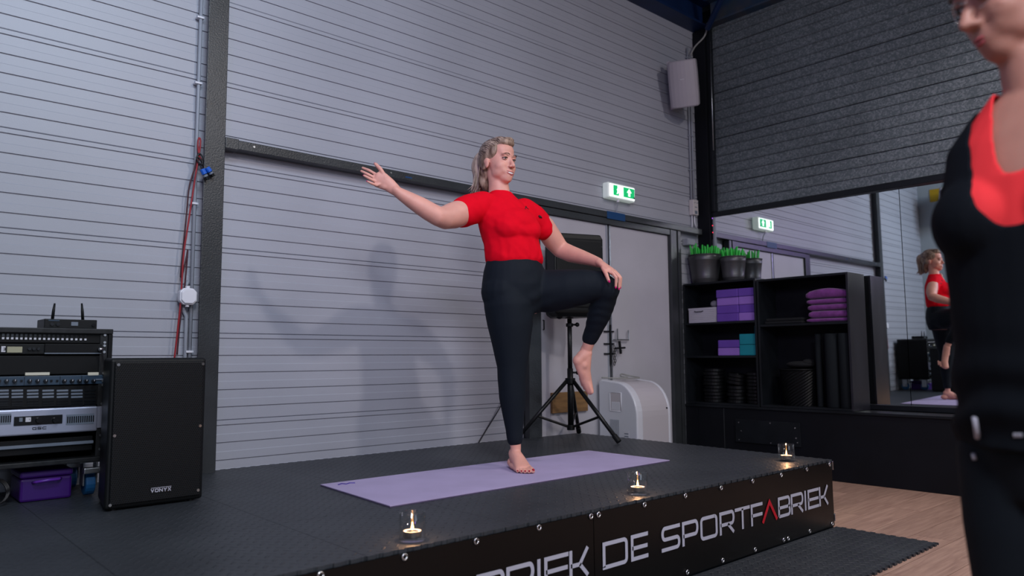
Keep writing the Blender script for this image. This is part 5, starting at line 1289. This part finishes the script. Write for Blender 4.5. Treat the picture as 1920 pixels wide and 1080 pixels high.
for k in range(46):
    a = random.uniform(0, 6.283); rr = random.uniform(.45, 1.15); o1 = HA[0]*(.030*rr*math.cos(a)) + HA[1]*(.026*rr*math.sin(a)); e = random.uniform(-.02, .02)
    st = [pts0[0]+o1*.4, pts0[1]+o1*.8, pts0[2]+o1, pts0[3]+o1*1.1+HA[0]*e*.4, pts0[4]+o1*1.15+HA[0]*e, pts0[5]+o1*1.1+HA[0]*e*1.4-HA[1]*random.uniform(-.012, .02)-ZV*random.uniform(-.03, .012)]
    pg.tube(spline(st, 4), [.0034]*17+[.0028, .0022, .0016, .0008], 5)
pt_ = pg.build('ponytail', 'hair_light', ins, smooth=True)
def hair_hit(d, off):
    from mathutils.bvhtree import BVHTree
    o = [c for c in ins.children if c.name == 'hair' or c.name.startswith('hair.')][0]
    if 'H' not in _bvh: _bvh['H'] = BVHTree.FromPolygons([v.co.copy() for v in o.data.vertices], [list(p.vertices) for p in o.data.polygons])
    M_ = parent_matrix(o.parent) @ o.matrix_parent_inverse; inv = M_.inverted(); c = HF(0, -.02, .02)
    wd = (HA[0]*d.x+HA[1]*d.y+HA[2]*d.z).normalized()
    hit = _bvh['H'].ray_cast(inv @ (c+wd*.4), inv.to_3x3() @ (-wd))
    return None if hit[0] is None else (M_ @ hit[0]) + wd*off
for nm_, cnt, mm in (('hair_strands', 300, 'hair_light'), ('dark_strands', 220, 'hair_dark')):
    sg_ = G()
    for k in range(cnt):
        az = math.radians(random.uniform(-125, 125)); el = math.radians(38-42*(abs(az)/2.18)+random.uniform(-2, 38))
        d0 = Vector((math.sin(az)*math.cos(el), math.cos(az)*math.cos(el), math.sin(el))); d1 = Vector((random.uniform(-.16, .16), -1, .42+random.uniform(-.12, .14))).normalized()
        dm = (d0+d1+Vector((0, 0, .12))).normalized(); q = []
        for i in range(9):
            t = i/8; d = (d0*(1-t)*(1-t)+dm*2*t*(1-t)+d1*t*t).normalized(); h_ = hair_hit(d, .0006+.0022*random.random()*math.sin(math.pi*t))
            if h_ is not None: q.append(h_)
        if len(q) > 4: sg_.tube(q, [.0006]+[.0016]*(len(q)-2)+[.0010], 5)
    for k in range(60):
        sx = -1 if k % 3 else 1; u_ = random.random()
        q = [HF(sx*(.072-.010*u_), -.030-.040*u_, .030+.02*random.random()), HF(sx*(.072-.02*u_), -.062-.030*u_, -.02), HF(sx*(.060-.03*u_), -.085-.025*u_, -.075), HF(sx*(.050-.03*u_), -.095-.03*u_, -.125-.03*random.random())]
        sg_.tube(spline(q, 4), [.0016]*10+[.0012, .0008, .0004], 5)
    sg_.build(nm_, mm, ins, smooth=True)
G().tube([HF(0, -.104, .066)+(HA[0]*math.cos(a)+HA[2]*math.sin(a))*.019 for a in [i*.524 for i in range(13)]], .005, 8).build('hair_tie', 'black_cable', ins, smooth=True)

# ---------------------------------------------------------------- participant in the foreground (seen from her left, facing the left of the picture)
D1 = 1.33
def K(px, py, dd=0.0): return at(px, py, D1+dd)
f2 = (-RH*.84 - FH*.54).normalized(); l2 = ZV.cross(f2).normalized()
bc = K(1945, 640); bc = Vector((bc.x, bc.y, 0.0))
par = thing('person', 'participant with glasses in black tank top over coral bra in the foreground', 'person', (bc.x, bc.y, 0))
def V(px, dd, z):
    p = K(px+27, 540, dd); return Vector((p.x, p.y, z))
def zpx(py): return K(1900, py).z
T2 = [(V(1962, .0, zpx(930)), .130, .105), (V(1966, .0, zpx(850)), .165, .125), (V(1962, .0, zpx(770)), .165, .122), (V(1946, .0, zpx(660)), .140, .108), (V(1940, .0, zpx(560)), .140, .105),
      (V(1938, .0, zpx(450)), .152, .112), (V(1940, .0, zpx(340)), .158, .108), (V(1950, .0, zpx(250)), .160, .090), (V(1958, .0, zpx(195)), .110, .075), (V(1955, .0, zpx(160)), .060, .056), (V(1938, .0, zpx(110)), .052, .050), (V(1928, .0, zpx(60)), .052, .052)]
pb = G(); loft(pb, T2, l2, f2, grow=-.006)
shz = zpx(235)
def P2(l_, f_, z, c=V(1950, 0, 0)): return Vector((c.x, c.y, 0)) + l2*l_ + f2*f_ + ZV*z
for k in (-1, 1):
    s0 = P2(.128*k, -.03, shz-.03); el = P2(.175*k, -.19, shz-.25); wr2 = P2(.08*k, -.28, shz-.40)
    limb(pb, [(P2(.085*k, -.01, shz-.015), .045), (s0, .046), (s0.lerp(el, .5), .043), (el, .038), (el.lerp(wr2, .35), .037), (wr2, .026)])
    pd = (wr2-el).normalized(); pc_ = wr2+pd*.05+l2*(-.01*k)
    pb.tube([wr2, pc_, pc_+pd*.04], [(.026, .020), (.040, .016), (.038, .013)], 14, ref=f2, round_ends=True)
    sd_ = pd.cross(f2).normalized()
    for i in range(4):
        b_ = pc_+pd*.045+sd_*(.027-.018*i); e_ = b_+pd*(.055+.012*(i in (1, 2)))-l2*(.03*k); pb.tube([b_-pd*.02, b_.lerp(e_, .5)+pd*.004, e_], [.0088, .0085, .007], 10, round_ends=True)
    pb.tube([wr2+pd*.02+sd_*.015, wr2+pd*.055+sd_*.05, wr2+pd*.085+sd_*.055], [.012, .0105, .008], 10, round_ends=True)
    hp_ = P2(.085*k, 0, zpx(860), V(1962, 0, 0)); kn_ = P2(.085*k, .015, .47, V(1950, 0, 0)); an_ = P2(.08*k, -.01, .085, V(1945, 0, 0))
    limb(pb, [(hp_, .098), (hp_.lerp(kn_, .45), .085), (kn_, .060), (kn_.lerp(an_, .3), .058), (kn_.lerp(an_, .75), .040), (an_, .034)], grow=-.003)
    pb.tube([P2(.08*k, -.05, .03, V(1945, 0, 0)), P2(.082*k, .0, .045, V(1945, 0, 0)), P2(.088*k, .09, .032, V(1945, 0, 0)), P2(.092*k, .15, .018, V(1945, 0, 0))], [(.030, .028), (.034, .042), (.040, .030), (.036, .014)], 16, ref=ZV, round_ends=True)
    for i in range(5):
        b_ = P2(.092*k+(.030-.015*i)*-k, .155-.008*i, .012, V(1945, 0, 0)); pb.tube([b_, b_+f2*.04-ZV*.002], [.0115-.001*i, .0095-.001*i], 10, round_ends=True)
h2 = (-RH*.95 + FH*.03 - ZV*.30).normalized(); hl2 = ZV.cross(h2).normalized(); hu2 = h2.cross(hl2).normalized()
HC2 = K(1904, -22); HF2 = frame(HC2, h2, hl2, hu2); HA2 = (hl2, h2, hu2)
head_pieces(pb, HF2, HA2, 1.05)
limb(pb, [(V(1950, .0, zpx(170)), .056), (V(1935, 0, zpx(110)), .050), (HF2(0, -.025, -.05), .050)])
fuse(pb, 'body', 'skin_tan', par, .0055, 5, soft=(face_soft(HF2, HA2, 1.05), 6))
face_parts(par, HF2, HA2, 1.05, smile=False, skin='skin_tan')
hg2 = G()
for c, r in (((0, -.030, .038), (.080, .096, .088)), ((0, .0, .078), (.060, .068, .044)), ((0, -.075, .0), (.066, .052, .075))): hg2.ell(HF2(*c), r, HA2, 22, 16)
fuse(hg2, 'hair', 'hair_grey', par, .006, 3, lambda co: np.array([.004*noise.noise(Vector(p*60)) for p in co]))
gl_ = G()
for sx in (-1, 1):
    gl_.tube([HF2(sx*.033+.024*math.cos(a), .098-.012*abs(math.cos(a)), -.004+.019*math.sin(a)) for a in [i*2*math.pi/20 for i in range(21)]], .0013, 6)
    gl_.tube([HF2(sx*.057, .086, .002), HF2(sx*.072, .03, .004), HF2(sx*.078, -.02, .0)], .0014, 6)
gl_.tube([HF2(-.010, .100, .0), HF2(0, .104, .003), HF2(.010, .100, .0)], .0013, 6)
gl_.build('glasses', 'chrome', par, smooth=True)
# coral sports bra, black tank top with deep neckline, leggings
CX = V(1952, 0, 0)
def LFZ(p): d = Vector(p)-CX; return d.dot(l2), d.dot(f2), p[2]
def bust(g, r, up=0.0):
    for k in (-1, 1): g.ell(P2(.072*k, .050, zpx(405)+up, V(1945, 0, 0)), (.092*r, .098*r, .090*r), (l2, f2, ZV), 20, 14)
def chest_rows(gr):
    return [(c, w_+gr, t_+gr) for c, w_, t_ in [(V(1946, .0, zpx(660)), .148, .114), (V(1943, .0, zpx(560)), .148, .110), (V(1943, .0, zpx(450)), .154, .114), (V(1945, .0, zpx(340)), .156, .108), (V(1952, .0, zpx(262)), .148, .088), (V(1958, .0, zpx(205)), .108, .070), (V(1956, .0, zpx(165)), .070, .060)]]
zt_, zb_ = zpx(405), zpx(320)
def neck_cut(zlow, half, arm):
    """keep straps and chest below a scooped neckline and armholes"""
    def keep(p):
        l_, f_, z = LFZ(p); ztop = zpx(180)
        if abs(l_) < half*1.25:
            k = (l_/half)**2; lim_ = zlow + (ztop-zlow)*min(1.2, k)**1.3 if f_ > -.02 else zpx(230)+.06*k
            if z > lim_: return False
        if z > zpx(330) and abs(l_) > arm + max(0, zpx(330)-z)*0: return False
        return True
    return keep
br2 = G(); loft(br2, chest_rows(.012)[2:], l2, f2); bust(br2, .97)
fuse(br2, 'sports_bra', 'coral', par, .005, 6, keep=neck_cut(zpx(338), .056, .125), solid=.003)
tk = G(); loft(tk, [(V(1966, 0, zpx(845)), .188, .150), (V(1962, 0, zpx(770)), .184, .146)] + chest_rows(.018), l2, f2); bust(tk, 1.04, up=-.006)
def tfold(co):
    out = np.zeros(len(co)); zl = zpx(600)
    for i, p in enumerate(co):
        k = min(1, max(0, (zl-p[2])/.15)); out[i] = .006*k*math.sin(p[2]*62+4*noise.noise(Vector(p*5)))+.003*noise.noise(Vector(p*9))
    return out
fuse(tk, 'tank_top', 'tank_black', par, .006, 6, tfold, keep=neck_cut(zpx(432), .100, .150), solid=.004)
lg2 = G(); loft(lg2, [(V(1962, .0, zpx(940)), .135, .110), (V(1966, .0, zpx(850)), .172, .132), (V(1964, .0, zpx(780)), .172, .128)], l2, f2)
for k in (-1, 1):
    hp_ = P2(.085*k, 0, zpx(860), V(1962, 0, 0)); kn_ = P2(.085*k, .015, .47, V(1950, 0, 0)); an_ = P2(.08*k, -.01, .085, V(1945, 0, 0))
    limb(lg2, [(hp_, .100), (hp_.lerp(kn_, .45), .088), (kn_, .063), (kn_.lerp(an_, .3), .061), (kn_.lerp(an_, .72), .044)], grow=.002)
fuse(lg2, 'leggings', 'leggings', par, .007, 5)
patch('hip_stripe', 'reflective', [(1829, 782), (1832, 802), (1835, 822)], .0050, 'tank_top', par)
patch('hip_stripe', 'reflective', [(1826, 850), (1829, 862)], .004, 'leggings', par)
for i_ in range(4): patch('hem_logo', 'reflective', [(1902+i_*4.5, 812), (1903+i_*4.5, 820)], .0013, 'tank_top', par)
